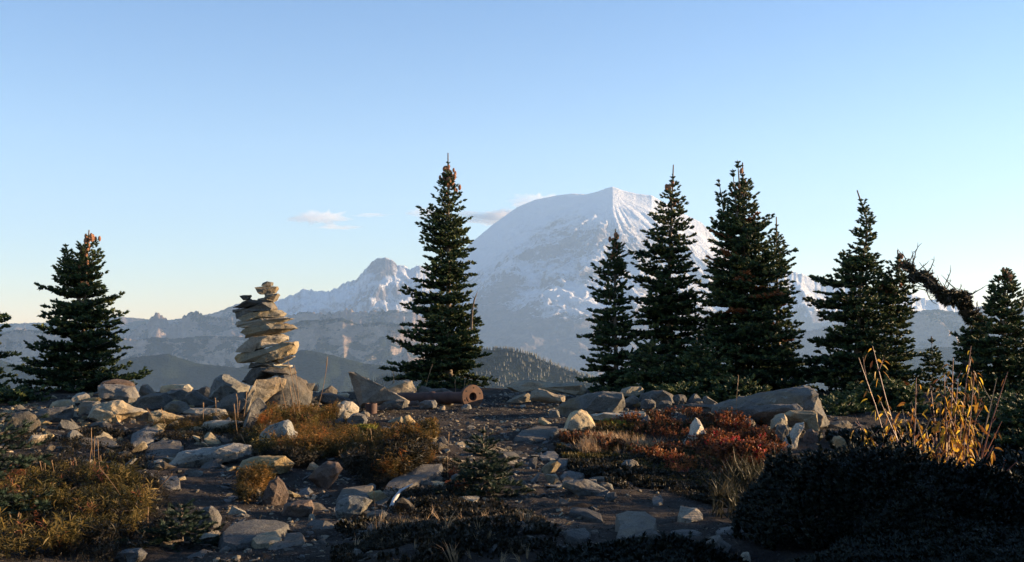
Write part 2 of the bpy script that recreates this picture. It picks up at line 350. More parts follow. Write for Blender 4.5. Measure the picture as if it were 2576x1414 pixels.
# conifers standing on the near hill: far too many to count
def cone_tree_mass(name, hobj, n, crest_n, hgt, label):
    me = hobj.data; co_ = np.empty(len(me.vertices)*3, np.float32); me.vertices.foreach_get('co', co_); co_ = co_.reshape(-1, 3)
    rg = np.random.default_rng(5)
    px = CX + F*co_[:, 0]/co_[:, 1]
    d = co_[:, 1]; ok = (px > 880) & (px < 1750) & (d > 2250) & (d < 3400); idx = rg.choice(np.where(ok)[0], n)
    L = co_[idx] + rg.normal(0, 9, (n, 3))*(1, 1, 0.02)
    cr = (px > 880) & (px < 1750) & (np.abs(d-3300) < 12); i2 = rg.choice(np.where(cr)[0], crest_n); L = np.vstack([L, co_[i2]+rg.normal(0, 4, (crest_n, 3))*(1, 1, 0)])
    T = [(0, 0, 1)]+[(.5*math.cos(a), .5*math.sin(a), 0) for a in np.linspace(0, 2*math.pi, 6)[:-1]]
    Fc = [(0, 1+i, 1+(i+1) % 5) for i in range(5)]
    k = len(L); h = rg.uniform(.5, 1.25, k)*hgt; M = np.zeros((k, 3, 3)); M[:, 0, 0] = M[:, 1, 1] = h*.34; M[:, 2, 2] = h
    L[:, 2] -= h*.12
    V, F2, vv = inst(T, Fc, M, L, rg.random(k))
    tag(link(name, np_mesh(name, V, F2, vv), leaf_mat('far_conifers', [(0, (.012, .020, .012)), (1, (.032, .040, .018))], 0)), label, 'forest', kind='stuff')
cone_tree_mass('forest', hill, 15000, 1500, 13, 'dark conifer forest covering the near rounded hill beyond the middle fir')
# valley floor

v = np_mesh('valley_floor', [(-11100, -3400, -1149.5), (10900, -3400, -1149.5), (10900, 23400, -1149.5), (-11100, 23400, -1149.5)], np.array([(0, 1, 2, 3)]))
tag(link('valley_floor', v, FOREST), kind='structure')

# ------------------------------------------------------------------ clouds, far beyond the mountain and the haze
def cloud(name, label, px, py, w_, h_, d, lumps, dens, seed, col=(1, .93, .88)):
    rg = random.Random(seed); bm = bmesh.new(); c = P(px, py, d)
    W = w_*PX(d)/2; H = h_*PX(d)/2
    bmesh.ops.create_icosphere(bm, subdivisions=6, radius=1)
    for q in bm.verts:
        n_ = q.co.copy()
        f = 1+.55*noise.fractal(Vector((n_.x*1.6*lumps, n_.y*1.2, n_.z*1.3))+Vector((seed, 0, 0)), .7, 2.1, 6)
        f2 = 1+.5*noise.fractal(Vector((n_.x*3*lumps, n_.y*2, seed*2.)), .6, 2.1, 5)
        q.co = Vector((n_.x*W*f, n_.y*W*.6*f, n_.z*H*f*f2))
    me = bpy.data.meshes.new(name); bm.to_mesh(me); bm.free()
    m = bpy.data.materials.new('cloud_vapour'); m.use_nodes = True; m.node_tree.nodes.clear()
    o_ = m.node_tree.nodes.new('ShaderNodeOutputMaterial'); p_ = m.node_tree.nodes.new('ShaderNodeVolumePrincipled')
    p_.inputs['Color'].default_value = (*col, 1); p_.inputs['Density'].default_value = dens
    m.node_tree.links.new(p_.outputs[0], o_.inputs['Volume'])
    return tag(link(name, me, m, loc=c), label, 'cloud', kind='stuff')
DC = 33000
cloud('cloud', 'thin pinkish cloud low in the sky above the stone cairn', 795, 548, 130, 30, DC, 1.9, .0012, 3)
cloud('cloud', 'flat grey underside strip of cloud just below the pinkish cloud', 850, 572, 110, 10, DC, 1.2, .0008, 21)
cloud('cloud', 'faint wisp of cloud between the low cloud and the middle fir', 935, 541, 90, 7, DC, 1.2, .0007, 8)
cloud('cloud', 'small pale cloud just left of the middle fir', 1068, 535, 80, 24, DC, 1.2, .0011, 5)
cloud('cloud', 'grey lens shaped cloud streaming left off the snowy mountain', 1262, 545, 170, 34, DC, .8, .0022, 11)
cloud('cloud', 'bright puff of cloud along the left shoulder of the snowy mountain', 1352, 510, 130, 44, DC, 1.3, .0009, 14)
# ------------------------------------------------------------------ near ground sheet
th_f = np.linspace(-R(31), R(31), 520); th_b = np.linspace(R(31), 2*math.pi-R(31), 90)[1:-1]
th = np.concatenate([th_f, th_b]); rr = np.concatenate([[.3], np.geomspace(1.5, 4.4, 30), np.geomspace(4.45, 20, 400), np.geomspace(20.5, 2600, 110)])
TH, RR = np.meshgrid(th, rr, indexing='ij'); GX = RR*np.sin(TH); GY = RR*np.cos(TH); GZ = gh(GX, GY)
gz = GZ.ravel(); gx = GX.ravel(); gy = GY.ravel(); fr = np.array([1 if r < 30 else 0 for r in RR.ravel()])
for i in range(len(gz)):
    if fr[i]:
        p = Vector((gx[i]*2.2, gy[i]*2.2, 0)); a = noise.fractal(p*2.2, .8, 2.1, 5)
        gz[i] += .014*a + .012*max(0, noise.noise(p*5.3))
    else:
        p = Vector((gx[i]*.02, gy[i]*.02, 0)); gz[i] += min(30, (RR.ravel()[i]-30)*.08)*noise.fractal(p, .8, 2.1, 5)
nr = len(rr); nt_ = len(th)
ii = np.arange(nt_)[:, None]; jj = np.arange(nr-1)[None]
A = (ii*nr+jj).ravel(); B = (((ii+1) % nt_)*nr+jj).ravel()
Fc = np.stack([A, A+1, B+1, B], 1)
m, nt, b = mat_new('stony_soil'); N = NT(nt); b.inputs['Roughness'].default_value = .95; b.inputs['Specular IOR Level'].default_value = .15
tc = N.n('ShaderNodeTexCoord'); v = tc.outputs['Object']
col = N.mix(N.ramp(N.noise(v, 1.3, 8, .7), [(.4, 0.), (.62, 1.)]), (.016, .013, .011), (.058, .046, .036))
vo = N.n('ShaderNodeTexVoronoi', feature='F1'); vo.inputs['Scale'].default_value = 42; N.l(v, vo.inputs['Vector'])
peb = N.ramp(N.math('MULTIPLY', vo.outputs['Distance'], 1.0), [(.18, 1.), (.36, 0.)])
msk = N.ramp(N.noise(v, 3.1, 6, .7), [(.45, 0.), (.62, .8)])
col = N.mix(N.math('MULTIPLY', peb, msk), col, N.mix(N.noise(v, 60, 2), (.10, .095, .085), (.26, .24, .2)))
N.l(col, b.inputs['Base Color'])
N.bump(N.math('ADD', N.noise(v, 30, 9, .75), N.math('MULTIPLY', peb, .5)), .9, .03, b)
SOIL = m
tag(link('ground', np_mesh('ground', np.stack([gx, gy, gz], 1), Fc, smooth=True), SOIL), kind='structure')

# ------------------------------------------------------------------ rocks
def finish_rock(name, bm, mat, loc, label, cat, seed, size, group=None, cuts=2, rough=.62):
    bmesh.ops.recalc_face_normals(bm, faces=bm.faces)
    bmesh.ops.triangulate(bm, faces=[f for f in bm.faces if len(f.verts) > 4])
    # worn corners, then split fine enough for a broken surface
    try: bmesh.ops.bevel(bm, geom=[e for e in bm.edges if e.is_manifold and e.calc_face_angle(0) > .45], offset=size*.012, segments=1, affect='EDGES', clamp_overlap=True)
    except Exception: pass
    for _ in range(cuts):
        el = size*.09
        bmesh.ops.subdivide_edges(bm, edges=[e for e in bm.edges if e.calc_length() > el], cuts=1, use_grid_fill=True)
    bmesh.ops.triangulate(bm, faces=bm.faces)
    bmesh.ops.subdivide_edges(bm, edges=[e for e in bm.edges if e.calc_length() > size*.06], cuts=1, use_grid_fill=True)
    bmesh.ops.triangulate(bm, faces=bm.faces)
    bm.normal_update(); off = Vector((seed*3.17 % 97, seed*1.73 % 89, seed*.71 % 83))
    k = 1/size
    mv = []
    for q in bm.verts:
        p = q.co*k+off
        n1 = noise.fractal(p*2.4, .7, 2.1, 3); n2 = noise.fractal(p*9, .8, 2.2, 4)
        dd = noise.voronoi(p*3.2)[0]; n3 = dd[1]-dd[0]
        d2 = noise.voronoi(p*7.5)[0]; mv.append(q.normal*size*rough*(.030*n1+.020*n2+.045*(min(n3, .45)-.3)+.022*(min(d2[1]-d2[0], .4)-.25)))
    for q, a in zip(bm.verts, mv): q.co += a
    me = bpy.data.meshes.new(name); bm.to_mesh(me); bm.free()
    me.polygons.foreach_set('use_smooth', np.ones(len(me.polygons), bool))
    me.set_sharp_from_angle(angle=R(17))
    o = link(name, me, mat, loc=loc)
    return tag(o, label, cat, group)
SEED = [100]
def rock(poly, label, mat=GREY, d=None, thick=.75, lean=0., name='rock', cat='rock', group=None, turn=None, bury=0., top=None, front=.72, cuts=2):
    """a broken stone whose outline follows poly (photo pixels); rings of that outline at several depths make its bulk"""
    SEED[0] += 1; rg = random.Random(SEED[0])
    ymax = max(p[1] for p in poly); cx = sum(p[0] for p in poly)/len(poly)
    gd = G1(cx, ymax-2)[1]
    d = gd if d is None else min(d, gd+.12)
    s = PX(d); xs = [p[0] for p in poly]; W = (max(xs)-min(xs))*s; Hh = (ymax-min(p[1] for p in poly))*s
    T = thick*min(W, Hh*1.6) if thick < 3 else thick-3
    d += T*.35
    org = P(cx, ymax, d); org.z -= bury
    pts = []
    for (x, y) in poly:
        q = P(x, y, d)-org
        if y > ymax-4: q.z -= bury*1.2
        pts.append(q)
    c = sum(pts, Vector())/len(pts)
    turn = rg.uniform(-.35, .35) if turn is None else turn
    rings = [(-.5, front*rg.uniform(.85, 1.05)), (-.22, .96), (.12, 1.0), (.5, rg.uniform(.6, .78))]
    bm = bmesh.new(); allv = []
    for i, (t, f) in enumerate(rings):
        row = []
        up = (rg.uniform(-.10, .06) if i == 0 else 0)*Hh
        for q in pts:
            r = c+(q-c)*f
            if i in (0, 3): r += Vector((rg.uniform(-.10, .10)*W, 0, rg.uniform(-.10, .10)*Hh))
            else: r += Vector((rg.uniform(-.012, .012)*W, 0, rg.uniform(-.012, .012)*Hh))
            if q.z < .12*Hh and i == 0: r.z = min(r.z, q.z+.05*Hh)
            r.y = t*T + rg.uniform(-.08, .08)*T + (q.x-c.x)*turn*(1 if i in (0, 1) else .4) + lean*(q.z)
            r.z += up
            row.append(bm.verts.new(r))
        allv.append(row)
    n = len(pts)
    for a, b_ in zip(allv[:-1], allv[1:]):
        for j in range(n):
            bm.faces.new((a[j], a[(j+1) % n], b_[(j+1) % n], b_[j]))
    for row, sg in ((allv[0], -1), (allv[-1], 1)):
        cc = sum((q.co for q in row), Vector())/n
        cc += Vector((rg.uniform(-.15, .15)*W*front, sg*T*rg.uniform(.02, .14), rg.uniform(-.05, .2)*Hh*front))
        cv = bm.verts.new(cc)
        for j in range(n): bm.faces.new((row[j], row[(j+1) % n], cv))
    return finish_rock(name, bm, mat, org, label, cat, SEED[0], max(.05, (W*Hh)**.5), group, cuts)
def flat(poly, label, mat=GREY, th=.018, rise=.06, name='flat_rock', cat='rock', group=None):
    """a slab lying embedded in the ground, its top face seen from above"""
    SEED[0] += 1; rg = random.Random(SEED[0])
    ymax = max(p[1] for p in poly); cx = sum(p[0] for p in poly)/len(poly)
    g = G1(cx, ymax); org = g.copy(); pts = []
    for (x, y) in poly:
        u, Y, Z = ray(x, y)
        # plane: z = org.z+th+rise*(Y'-org.y)
        t = (org.z+th-rise*org.y-CAMZ)/(Z-rise*Y); t = t if t > 0 else org.y/Y
        q = Vector((u*t, min(Y*t, org.y+1.1), 0)); q.z = org.z+th+rise*(q.y-org.y); pts.append(q-org)
    n = len(pts); bm = bmesh.new(); c = sum(pts, Vector())/n
    top = [bm.verts.new(c+(q-c)*.93+Vector((0, 0, rg.uniform(-.012, .012)))) for q in pts]
    mid = [bm.verts.new(q-Vector((0, 0, th*.35))) for q in pts]
    bot = [bm.verts.new(Vector(((q.x-c.x)*1.14+c.x, (q.y-c.y)*1.10+c.y, min(-.05, float(gh(q.x+org.x, q.y+org.y))-org.z-.06)))) for q in pts]
    for a, b_ in ((top, mid), (mid, bot)):
        for j in range(n): bm.faces.new((a[j], a[(j+1) % n], b_[(j+1) % n], b_[j]))
    cv = bm.verts.new(c+Vector((rg.uniform(-.05, .05), rg.uniform(-.05, .05), rg.uniform(.0, .02))))
    for j in range(n): bm.faces.new((top[j], top[(j+1) % n], cv))
    bm.faces.new(bot)
    W = max(q.x for q in pts)-min(q.x for q in pts)
    return finish_rock(name, bm, mat, org, label, cat, SEED[0], max(.05, W*.5), group, 2, .5)
def shp(kind, x0, y0, x1, y1):
    K = {'block': [(0, .95), (.03, .3), (.2, .03), (.75, 0), (.97, .25), (1, .85), (.8, 1), (.2, 1)],
         'boulder': [(0, .8), (.05, .45), (.28, .1), (.58, 0), (.85, .2), (1, .62), (.95, .92), (.6, 1), (.15, 1)],
         'slab': [(0, .7), (.1, .25), (.4, .05), (.85, 0), (1, .4), (.92, .85), (.5, 1), (.1, 1)],
         'wedgeR': [(0, .95), (.12, .7), (.45, .35), (.85, 0), (1, .3), (.97, .9), (.5, 1)],
         'wedgeL': [(0, .5), (.08, .1), (.3, 0), (.65, .45), (1, .8), (.98, 1), (.1, 1)],
         'tri': [(0, 1), (.1, .6), (.42, .02), (.55, 0), (.82, .5), (1, .95), (.5, 1)],
         'oval': [(0, .55), (.12, .15), (.42, 0), (.8, .08), (1, .45), (.93, .85), (.55, 1), (.15, .93)]}[kind]
    rg = random.Random(int(x0*7+y0*3))
    return [(x0+(u+rg.uniform(-.04, .04))*(x1-x0), y0+(v+(rg.uniform(-.05, .05) if 0 < v < 1 else 0))*(y1-y0)) for u, v in K]
def rk(kind, x0, y0, x1, y1, label, mat=GREY, **k): return rock(shp(kind, x0, y0, x1, y1), label, mat, **k)
def fl(x0, y0, x1, y1, label, mat=GREY, **k): return flat(shp('oval', x0, y0, x1, y1), label, mat, **k)
# --- left pile, back to front
rk('wedgeL', 351, 966, 396, 1002, 'small grey stone behind the squared block with the dark slab', GREY, d=14.6)
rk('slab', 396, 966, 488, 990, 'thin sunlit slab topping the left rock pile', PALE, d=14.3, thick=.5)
rk('block', 424, 976, 484, 1014, 'grey block directly under the thin sunlit slab', GREY, d=14.1)
rk('slab', 346, 988, 430, 1034, 'broad grey stone between the squared block and the reddish stone', GREY, d=13.9)
rk('wedgeL', 466, 982, 550, 1028, 'reddish grey wedge stone left of the pyramid shaped boulder', DARK, d=13.7)
rk('boulder', 496, 972, 540, 1004, 'low grey stone tucked behind the pyramid shaped boulder', GREY, d=14.6)
rock([(524, 1003), (528, 975), (540, 952), (556, 941), (566, 939), (585, 950), (610, 963), (628, 972), (622, 990), (600, 1004), (560, 1012), (535, 1010)], 'speckled pyramid shaped boulder just left of the cairn base', LICH, d=13.9, thick=.8)
rock([(538, 1022), (556, 1003), (590, 988), (622, 985), (632, 1000), (625, 1030), (600, 1048), (560, 1045)], 'dark leaning slab in the gap below the pyramid shaped boulder', DARK, d=13.5, thick=.5)
rock([(252, 968), (262, 964), (300, 968), (338, 972), (352, 1000), (354, 1018), (330, 1022), (285, 1014), (254, 1000)], 'large squared grey block under the dark brown slab', GREY, d=14.2, thick=.7, turn=.1)
rock([(257, 966), (268, 957), (290, 953), (315, 957), (334, 963), (336, 972), (310, 970), (275, 968)], 'dark brown slab lying on top of the squared grey block', BROWN, d=14.2, thick=3.3, cuts=1)
rk('boulder', 182, 987, 230, 1014, 'small sunlit stone at the left end of the pile top', PALE, d=14.3)
rk('slab', 218, 999, 254, 1014, 'little tan stone between the sunlit stone and the squared block', TAN, d=14.3)
rk('block', 196, 1009, 262, 1050, 'grey block behind the big pale speckled boulder', GREY, d=13.8)
rk('slab', 124, 1004, 190, 1035, 'tan slab resting on the long grey block at far left of the pile', TAN, d=13.7, thick=.6)
rock([(92, 1040), (120, 1027), (180, 1020), (184, 1035), (180, 1056), (130, 1068), (95, 1066)], 'long grey block beneath the tan slab at far left', GREY, d=13.2, thick=.6)
rk('boulder', 18, 1034, 97, 1088, 'rounded dark grey boulder at the left edge of the rock pile', DARK)
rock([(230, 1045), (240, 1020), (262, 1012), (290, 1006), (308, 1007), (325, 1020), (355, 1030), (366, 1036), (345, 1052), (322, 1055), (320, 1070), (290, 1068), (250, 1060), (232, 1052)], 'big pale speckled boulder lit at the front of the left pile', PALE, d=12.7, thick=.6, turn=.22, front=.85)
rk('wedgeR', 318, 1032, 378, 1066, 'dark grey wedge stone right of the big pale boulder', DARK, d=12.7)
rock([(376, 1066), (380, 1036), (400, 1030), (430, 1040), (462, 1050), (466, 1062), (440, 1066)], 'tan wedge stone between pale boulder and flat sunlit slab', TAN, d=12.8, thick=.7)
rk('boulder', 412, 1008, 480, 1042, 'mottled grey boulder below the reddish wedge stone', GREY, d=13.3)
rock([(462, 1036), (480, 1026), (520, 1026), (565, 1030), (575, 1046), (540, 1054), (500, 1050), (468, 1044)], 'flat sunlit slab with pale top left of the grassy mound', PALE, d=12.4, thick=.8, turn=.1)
rock([(500, 1082), (512, 1062), (540, 1057), (598, 1058), (612, 1062), (600, 1074), (570, 1088), (530, 1092)], 'second flat slab with bright right edge, lower than the first', TAN, d=11.7, thick=.9)
rock([(611, 1090), (617, 1060), (634, 1014), (652, 1000), (660, 1008), (671, 1024), (655, 1040), (640, 1070), (625, 1094)], 'tall thin grey slab leaning against the grassy mound', GREY, d=12.0, thick=.35, turn=.5)
# --- around the cairn foot
rock([(636, 980), (655, 955), (690, 948), (718, 955), (715, 975), (680, 1000), (640, 1030), (612, 1045), (608, 1020)], 'long tan slab slanting up under the cairn', CAIRN, d=13.6, thick=.45)
rock([(640, 1000), (660, 972), (690, 950), (718, 940), (740, 943), (768, 958), (785, 985), (778, 1025), (700, 1035), (648, 1028)], 'massive dark speckled boulder at the foot of the cairn', DARK, d=13.2, thick=.8, turn=.25)
rock([(735, 1025), (742, 985), (752, 966), (780, 963), (792, 966), (782, 990), (776, 1028)], 'upright grey slab on the right of the cairn boulder', GREY, d=12.9, thick=.5, turn=.3)
rk('wedgeR', 780, 964, 803, 984, 'small bright stone beside the upright slab', PALE, d=13.1, cuts=1)
rk('wedgeR', 778, 970, 845, 1008, 'dark tan block right of the small bright stone', DARK, d=13.9)
rk('slab', 842, 988, 880, 1002, 'thin sunlit slab behind the long pale slab', PALE, d=14.6, cuts=1)
rock([(790, 1005), (805, 990), (835, 987), (870, 1000), (915, 1018), (918, 1028), (880, 1032), (820, 1020)], 'long pale slab lying between the cairn and the fin shaped rock', GREY, d=13.4, thick=.5)
rock([(846, 1048), (850, 1020), (865, 1008), (885, 1010), (903, 1026), (900, 1038), (880, 1050), (868, 1058)], 'bright chipped stone on the right of the grassy mound', PALE, d=12.3, turn=.3)
rk('boulder', 872, 1038, 924, 1072, 'rounded grey stone in front of the rusty pipe stub', GREY)
rk('oval', 905, 1035, 932, 1052, 'small tan stone on the rounded grey stone by the pipe stub', TAN, d=12.3, cuts=1)
rock([(877, 937), (886, 935), (925, 954), (970, 982), (1005, 1000), (1032, 1010), (1028, 1016), (990, 1014), (940, 1018), (905, 1022), (898, 1000), (888, 970)], 'fin shaped grey rock with its tall point rising to the left', CAIRN, d=13.2, thick=.35, turn=.15, front=.9)
rock([(950, 1030), (965, 1012), (1000, 1004), (1025, 1006), (1028, 1024), (990, 1030), (960, 1034)], 'grey slab wedged under the fin shaped rock', GREY, d=12.9, thick=.8)
rk('slab', 842, 1052, 868, 1068, 'little grey stone left of the rounded one near the mound', GREY, cuts=1)
rock([(961, 984), (985, 968), (1015, 958), (1036, 958), (1048, 984), (1044, 992), (980, 992)], 'bright tan boulder behind the rusty pipe', TAN, d=14.9, thick=.7, turn=.3, front=.85)
rock([(1046, 986), (1060, 970), (1085, 978), (1120, 976), (1144, 988), (1140, 996), (1060, 996)], 'long low grey rock behind the pipe below the middle fir', GREY, d=15.2, thick=.5)
rk('slab', 1051, 1006, 1100, 1030, 'grey block in front of the rusty pipe', GREY, thick=.9)
rk('slab', 1022, 1008, 1056, 1024, 'reddish small slab beside the block under the pipe', BROWN, cuts=1)
rk('slab', 1104, 1010, 1142, 1022, 'pale sliver of stone below the pipe end', PALE, cuts=1)
rk('wedgeR', 1099, 1020, 1120, 1035, 'small sunlit chip in front of the pipe', TAN, cuts=1)
rk('boulder', 1160, 1016, 1186, 1034, 'small grey stone left of the round pipe flange base', GREY, cuts=1)
rk('wedgeR', 966, 1048, 1016, 1066, 'tan sloping slab on the path in front of the pipe stub', TAN)
rk('tri', 1004, 1044, 1046, 1066, 'small tan peaked stone beside the sloping slab', TAN)
# --- right of the flange
rock([(1268, 972), (1290, 962), (1322, 955), (1350, 959), (1400, 965), (1445, 963), (1470, 968), (1478, 982), (1470, 994), (1440, 992), (1400, 985), (1330, 981), (1290, 986)], 'long tan slab like a bench right of the pipe flange', TAN, d=14.6, thick=3.55, turn=.05, front=.85)
rk('wedgeR', 1272, 988, 1337, 1014, 'low grey stone with lit right face below the long slab', TAN, d=14.0)
rock([(1331, 1008), (1335, 985), (1352, 978), (1368, 980), (1400, 992), (1420, 996), (1420, 1012), (1380, 1014)], 'dark angular stone holding up the long tan slab', TAN, d=13.8, turn=-.3)
rk('block', 1308, 1018, 1324, 1028, 'tiny bright stone on the path below the long slab', PALE, cuts=1)
rock([(1403, 1052), (1407, 1020), (1432, 1005), (1470, 992), (1520, 984), (1567, 987), (1573, 1020), (1564, 1032), (1500, 1040), (1460, 1050), (1432, 1052)], 'large grey boulder sloping up to the right behind the red plants', GREY, d=12.6, thick=.8, turn=-.2)
rk('block', 1380, 1030, 1408, 1054, 'grey stone at the left foot of the large sloping boulder', GREY)
rk('slab', 1558, 972, 1624, 998, 'tan slab behind the large sloping boulder', TAN, d=14.4)
rk('boulder', 1570, 994, 1612, 1018, 'small grey rock right of the tan slab', GREY, d=13.9)
rock([(1606, 1010), (1612, 992), (1640, 984), (1668, 981), (1692, 992), (1700, 1018), (1660, 1024), (1620, 1020)], 'cracked grey rock cluster top under the tall firs', GREY, d=13.9)
rk('block', 1612, 1004, 1650, 1030, 'angular grey stone in front of the cracked rock', GREY, d=13.2)
rk('block', 1655, 1008, 1690, 1030, 'square grey stone right of the angular one', GREY, d=13.1)
rk('oval', 1690, 992, 1730, 1018, 'rounded stone with ribbed face right of the cracked rock', DARK, d=13.9)
rk('tri', 1728, 990, 1772, 1016, 'peaked grey stone below the low fir boughs', GREY, d=14.0)
rk('wedgeL', 1766, 996, 1808, 1020, 'wedge grey stone at the left tip of the whaleback boulder', GREY, d=13.8)
rock([(1680, 1036), (1690, 1020), (1740, 1015), (1805, 1018), (1812, 1032), (1760, 1040)], 'long low grey stone before the whaleback boulder', DARK, d=12.9)
rock([(1795, 1040), (1800, 1022), (1830, 1008), (1867, 1000), (1950, 985), (2025, 969), (2042, 973), (2060, 1005), (2074, 1040), (2080, 1068), (2060, 1078), (1990, 1076), (1880, 1060)], 'huge whaleback boulder sloping up to the right', GREY, d=12.3, thick=3.55, turn=-.1)
rock([(1840, 1036), (1870, 1024), (1940, 1018), (2002, 1016), (2013, 1026), (1990, 1036), (1930, 1046), (1860, 1050)], 'thin flaking slab leaning on the front of the whaleback boulder', GREY, d=10.9, thick=.5)
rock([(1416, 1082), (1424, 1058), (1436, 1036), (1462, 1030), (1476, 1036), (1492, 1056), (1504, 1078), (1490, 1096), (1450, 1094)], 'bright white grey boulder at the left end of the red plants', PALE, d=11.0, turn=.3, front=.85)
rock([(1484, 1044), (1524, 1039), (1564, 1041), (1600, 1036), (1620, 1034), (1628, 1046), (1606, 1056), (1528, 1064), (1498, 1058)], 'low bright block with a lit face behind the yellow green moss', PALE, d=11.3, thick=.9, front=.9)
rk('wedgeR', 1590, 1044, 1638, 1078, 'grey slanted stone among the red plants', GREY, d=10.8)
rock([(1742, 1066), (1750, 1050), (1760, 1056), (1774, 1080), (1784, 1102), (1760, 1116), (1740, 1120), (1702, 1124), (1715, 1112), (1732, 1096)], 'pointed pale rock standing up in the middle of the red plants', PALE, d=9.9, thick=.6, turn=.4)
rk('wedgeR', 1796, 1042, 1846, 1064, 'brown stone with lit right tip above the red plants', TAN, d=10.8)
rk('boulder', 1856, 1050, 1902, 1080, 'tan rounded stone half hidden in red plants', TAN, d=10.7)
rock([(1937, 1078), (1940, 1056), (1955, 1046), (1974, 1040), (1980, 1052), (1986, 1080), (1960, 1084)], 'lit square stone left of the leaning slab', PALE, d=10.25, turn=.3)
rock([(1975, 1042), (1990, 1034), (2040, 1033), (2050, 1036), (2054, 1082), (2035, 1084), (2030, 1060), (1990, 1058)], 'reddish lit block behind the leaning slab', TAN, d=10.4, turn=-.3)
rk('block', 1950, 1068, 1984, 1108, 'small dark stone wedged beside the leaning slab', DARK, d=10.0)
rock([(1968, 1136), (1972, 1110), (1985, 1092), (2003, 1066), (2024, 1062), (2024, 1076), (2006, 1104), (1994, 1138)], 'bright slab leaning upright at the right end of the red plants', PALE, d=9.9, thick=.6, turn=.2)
rk('boulder', 2020, 1078, 2060, 1120, 'rounded brown stone right of the leaning slab', BROWN, d=10.2)
rk('slab', 2080, 1058, 2144, 1086, 'pale slab beyond the whaleback boulder on the right', GREY, d=13.0)
rk('slab', 2078, 1080, 2168, 1120, 'lower grey slab right of the whaleback boulder', GREY, d=12.0)
rk('boulder', 2088, 1096, 2128, 1134, 'tan stone peeking over the dark shrub', TAN, d=10.0)
rk('block', 1850, 996, 1886, 1018, 'flat cap stone on the left shoulder of the whaleback boulder', GREY, d=12.9)
# --- path and foreground
flat([(1293, 1100), (1310, 1086), (1350, 1072), (1405, 1074), (1412, 1084), (1380, 1100), (1330, 1106)], 'grey flat stone on the path left of the bright boulder', GREY, .03)
rk('slab', 1380, 1078, 1432, 1104, 'thin grey slab touching the left end of the red plants', GREY)
rk('wedgeL', 1354, 1050, 1388, 1070, 'small gold lit stone on the path edge', TAN, cuts=1)
rk('tri', 1168, 1090, 1194, 1108, 'little reddish stone on the path behind the small fir', BROWN, cuts=1)
rk('slab', 1196, 1108, 1250, 1134, 'brown stone behind the top of the small fir', BROWN)
rock([(649, 1100), (658, 1086), (680, 1070), (722, 1056), (732, 1058), (748, 1100), (738, 1118), (712, 1128), (696, 1142), (668, 1126), (652, 1112)], 'blue grey boulder with a bright right edge in front of the mound', LICH, d=10.6, thick=.8, turn=-.25, front=.9)
rk('slab', 598, 1146, 736, 1196, 'dark slab with one lit tip below the blue grey boulder', TAN, thick=.8)
rock([(429, 1166), (450, 1138), (470, 1132), (540, 1126), (590, 1114), (628, 1122), (626, 1146), (580, 1160), (500, 1172), (450, 1174)], 'large lichen spotted slab in the left foreground', LICH, thick=1.0, turn=.1)
flat([(365, 1150), (368, 1118), (410, 1104), (455, 1106), (460, 1130), (420, 1150)], 'dark flat slab behind the lichen spotted slab', DARK, .03)
flat([(327, 1120), (332, 1090), (370, 1072), (398, 1076), (402, 1096), (370, 1114)], 'lone flat grey stone below the left rock pile', GREY, .03)
fl(196, 1098, 292, 1124, 'half buried flat stone at left behind the dry grass', GREY)
fl(396, 1194, 456, 1228, 'flat dark stone left of the tall curved grass', DARK)
rk('boulder', 496, 1272, 556, 1334, 'upright reddish grey stone in the lower left', GREY, thick=.7)
flat([(553, 1345), (580, 1318), (640, 1308), (700, 1306), (726, 1312), (715, 1326), (680, 1342), (640, 1362), (590, 1374), (556, 1370)], 'biggest flat slab with green lichen in the lower left', GREY, .04)
fl(633, 1338, 710, 1369, 'smaller flat stone overlapping the biggest slab', TAN, th=.06)
fl(714, 1342, 768, 1370, 'dark flat stone right of the biggest slab', DARK)
rk('boulder', 662, 1198, 724, 1276, 'reddish stone beside the small golden bush', BROWN, thick=.6)
rock([(776, 1202), (790, 1182), (824, 1160), (850, 1162), (862, 1180), (846, 1208), (826, 1232), (800, 1226)], 'brownish bent stone below the golden mound', BROWN, thick=.6)
rk('slab', 706, 1258, 794, 1304, 'broad reddish stone in the central hollow', BROWN)
rock([(842, 1278), (850, 1262), (878, 1248), (920, 1250), (936, 1262), (920, 1284), (890, 1294), (868, 1307), (850, 1300)], 'angular blue grey boulder in the centre foreground', LICH, thick=.8)
flat([(845, 1252), (860, 1230), (920, 1216), (940, 1222), (930, 1250), (880, 1254)], 'flat stone just behind the angular blue grey boulder', GREY, .04)
flat([(957, 1240), (975, 1210), (1010, 1190), (1060, 1168), (1112, 1160), (1108, 1186), (1060, 1206), (1000, 1240), (970, 1248)], 'long dark slab running back from the driftwood', DARK, .05)
rk('boulder', 1041, 1208, 1096, 1232, 'low pale stone on the long dark slab', GREY)
rk('boulder', 1003, 1250, 1064, 1284, 'rounded stone right of the white driftwood', GREY)
rock([(998, 1136), (1010, 1120), (1050, 1114), (1080, 1124), (1100, 1140), (1060, 1150)], 'smooth tan lit boulder between the golden bushes', TAN, turn=.3)
rk('wedgeR', 1064, 1090, 1100, 1110, 'small sunny stone at the edge of the heath', TAN, cuts=1)
rk('slab', 1072, 1148, 1132, 1166, 'thin lit slab in front of the smooth tan boulder', TAN)
rk('slab', 850, 1112, 920, 1138, 'pinkish slab between the mound and the golden bush', TAN)
fl(878, 1314, 985, 1342, 'flat grey stone in front of the blue grey boulder', GREY)
rk('slab', 918, 1284, 974, 1308, 'small grey slab by the angular boulder foot', GREY)
rk('slab', 290, 1378, 368, 1416, 'pale stone at the bottom edge on the left', GREY)
rock([(1411, 1222), (1420, 1210), (1470, 1206), (1500, 1218), (1522, 1228), (1540, 1242), (1500, 1250), (1440, 1238)], 'curved stone with pale rim on the right of the path', GREY, thick=.9)
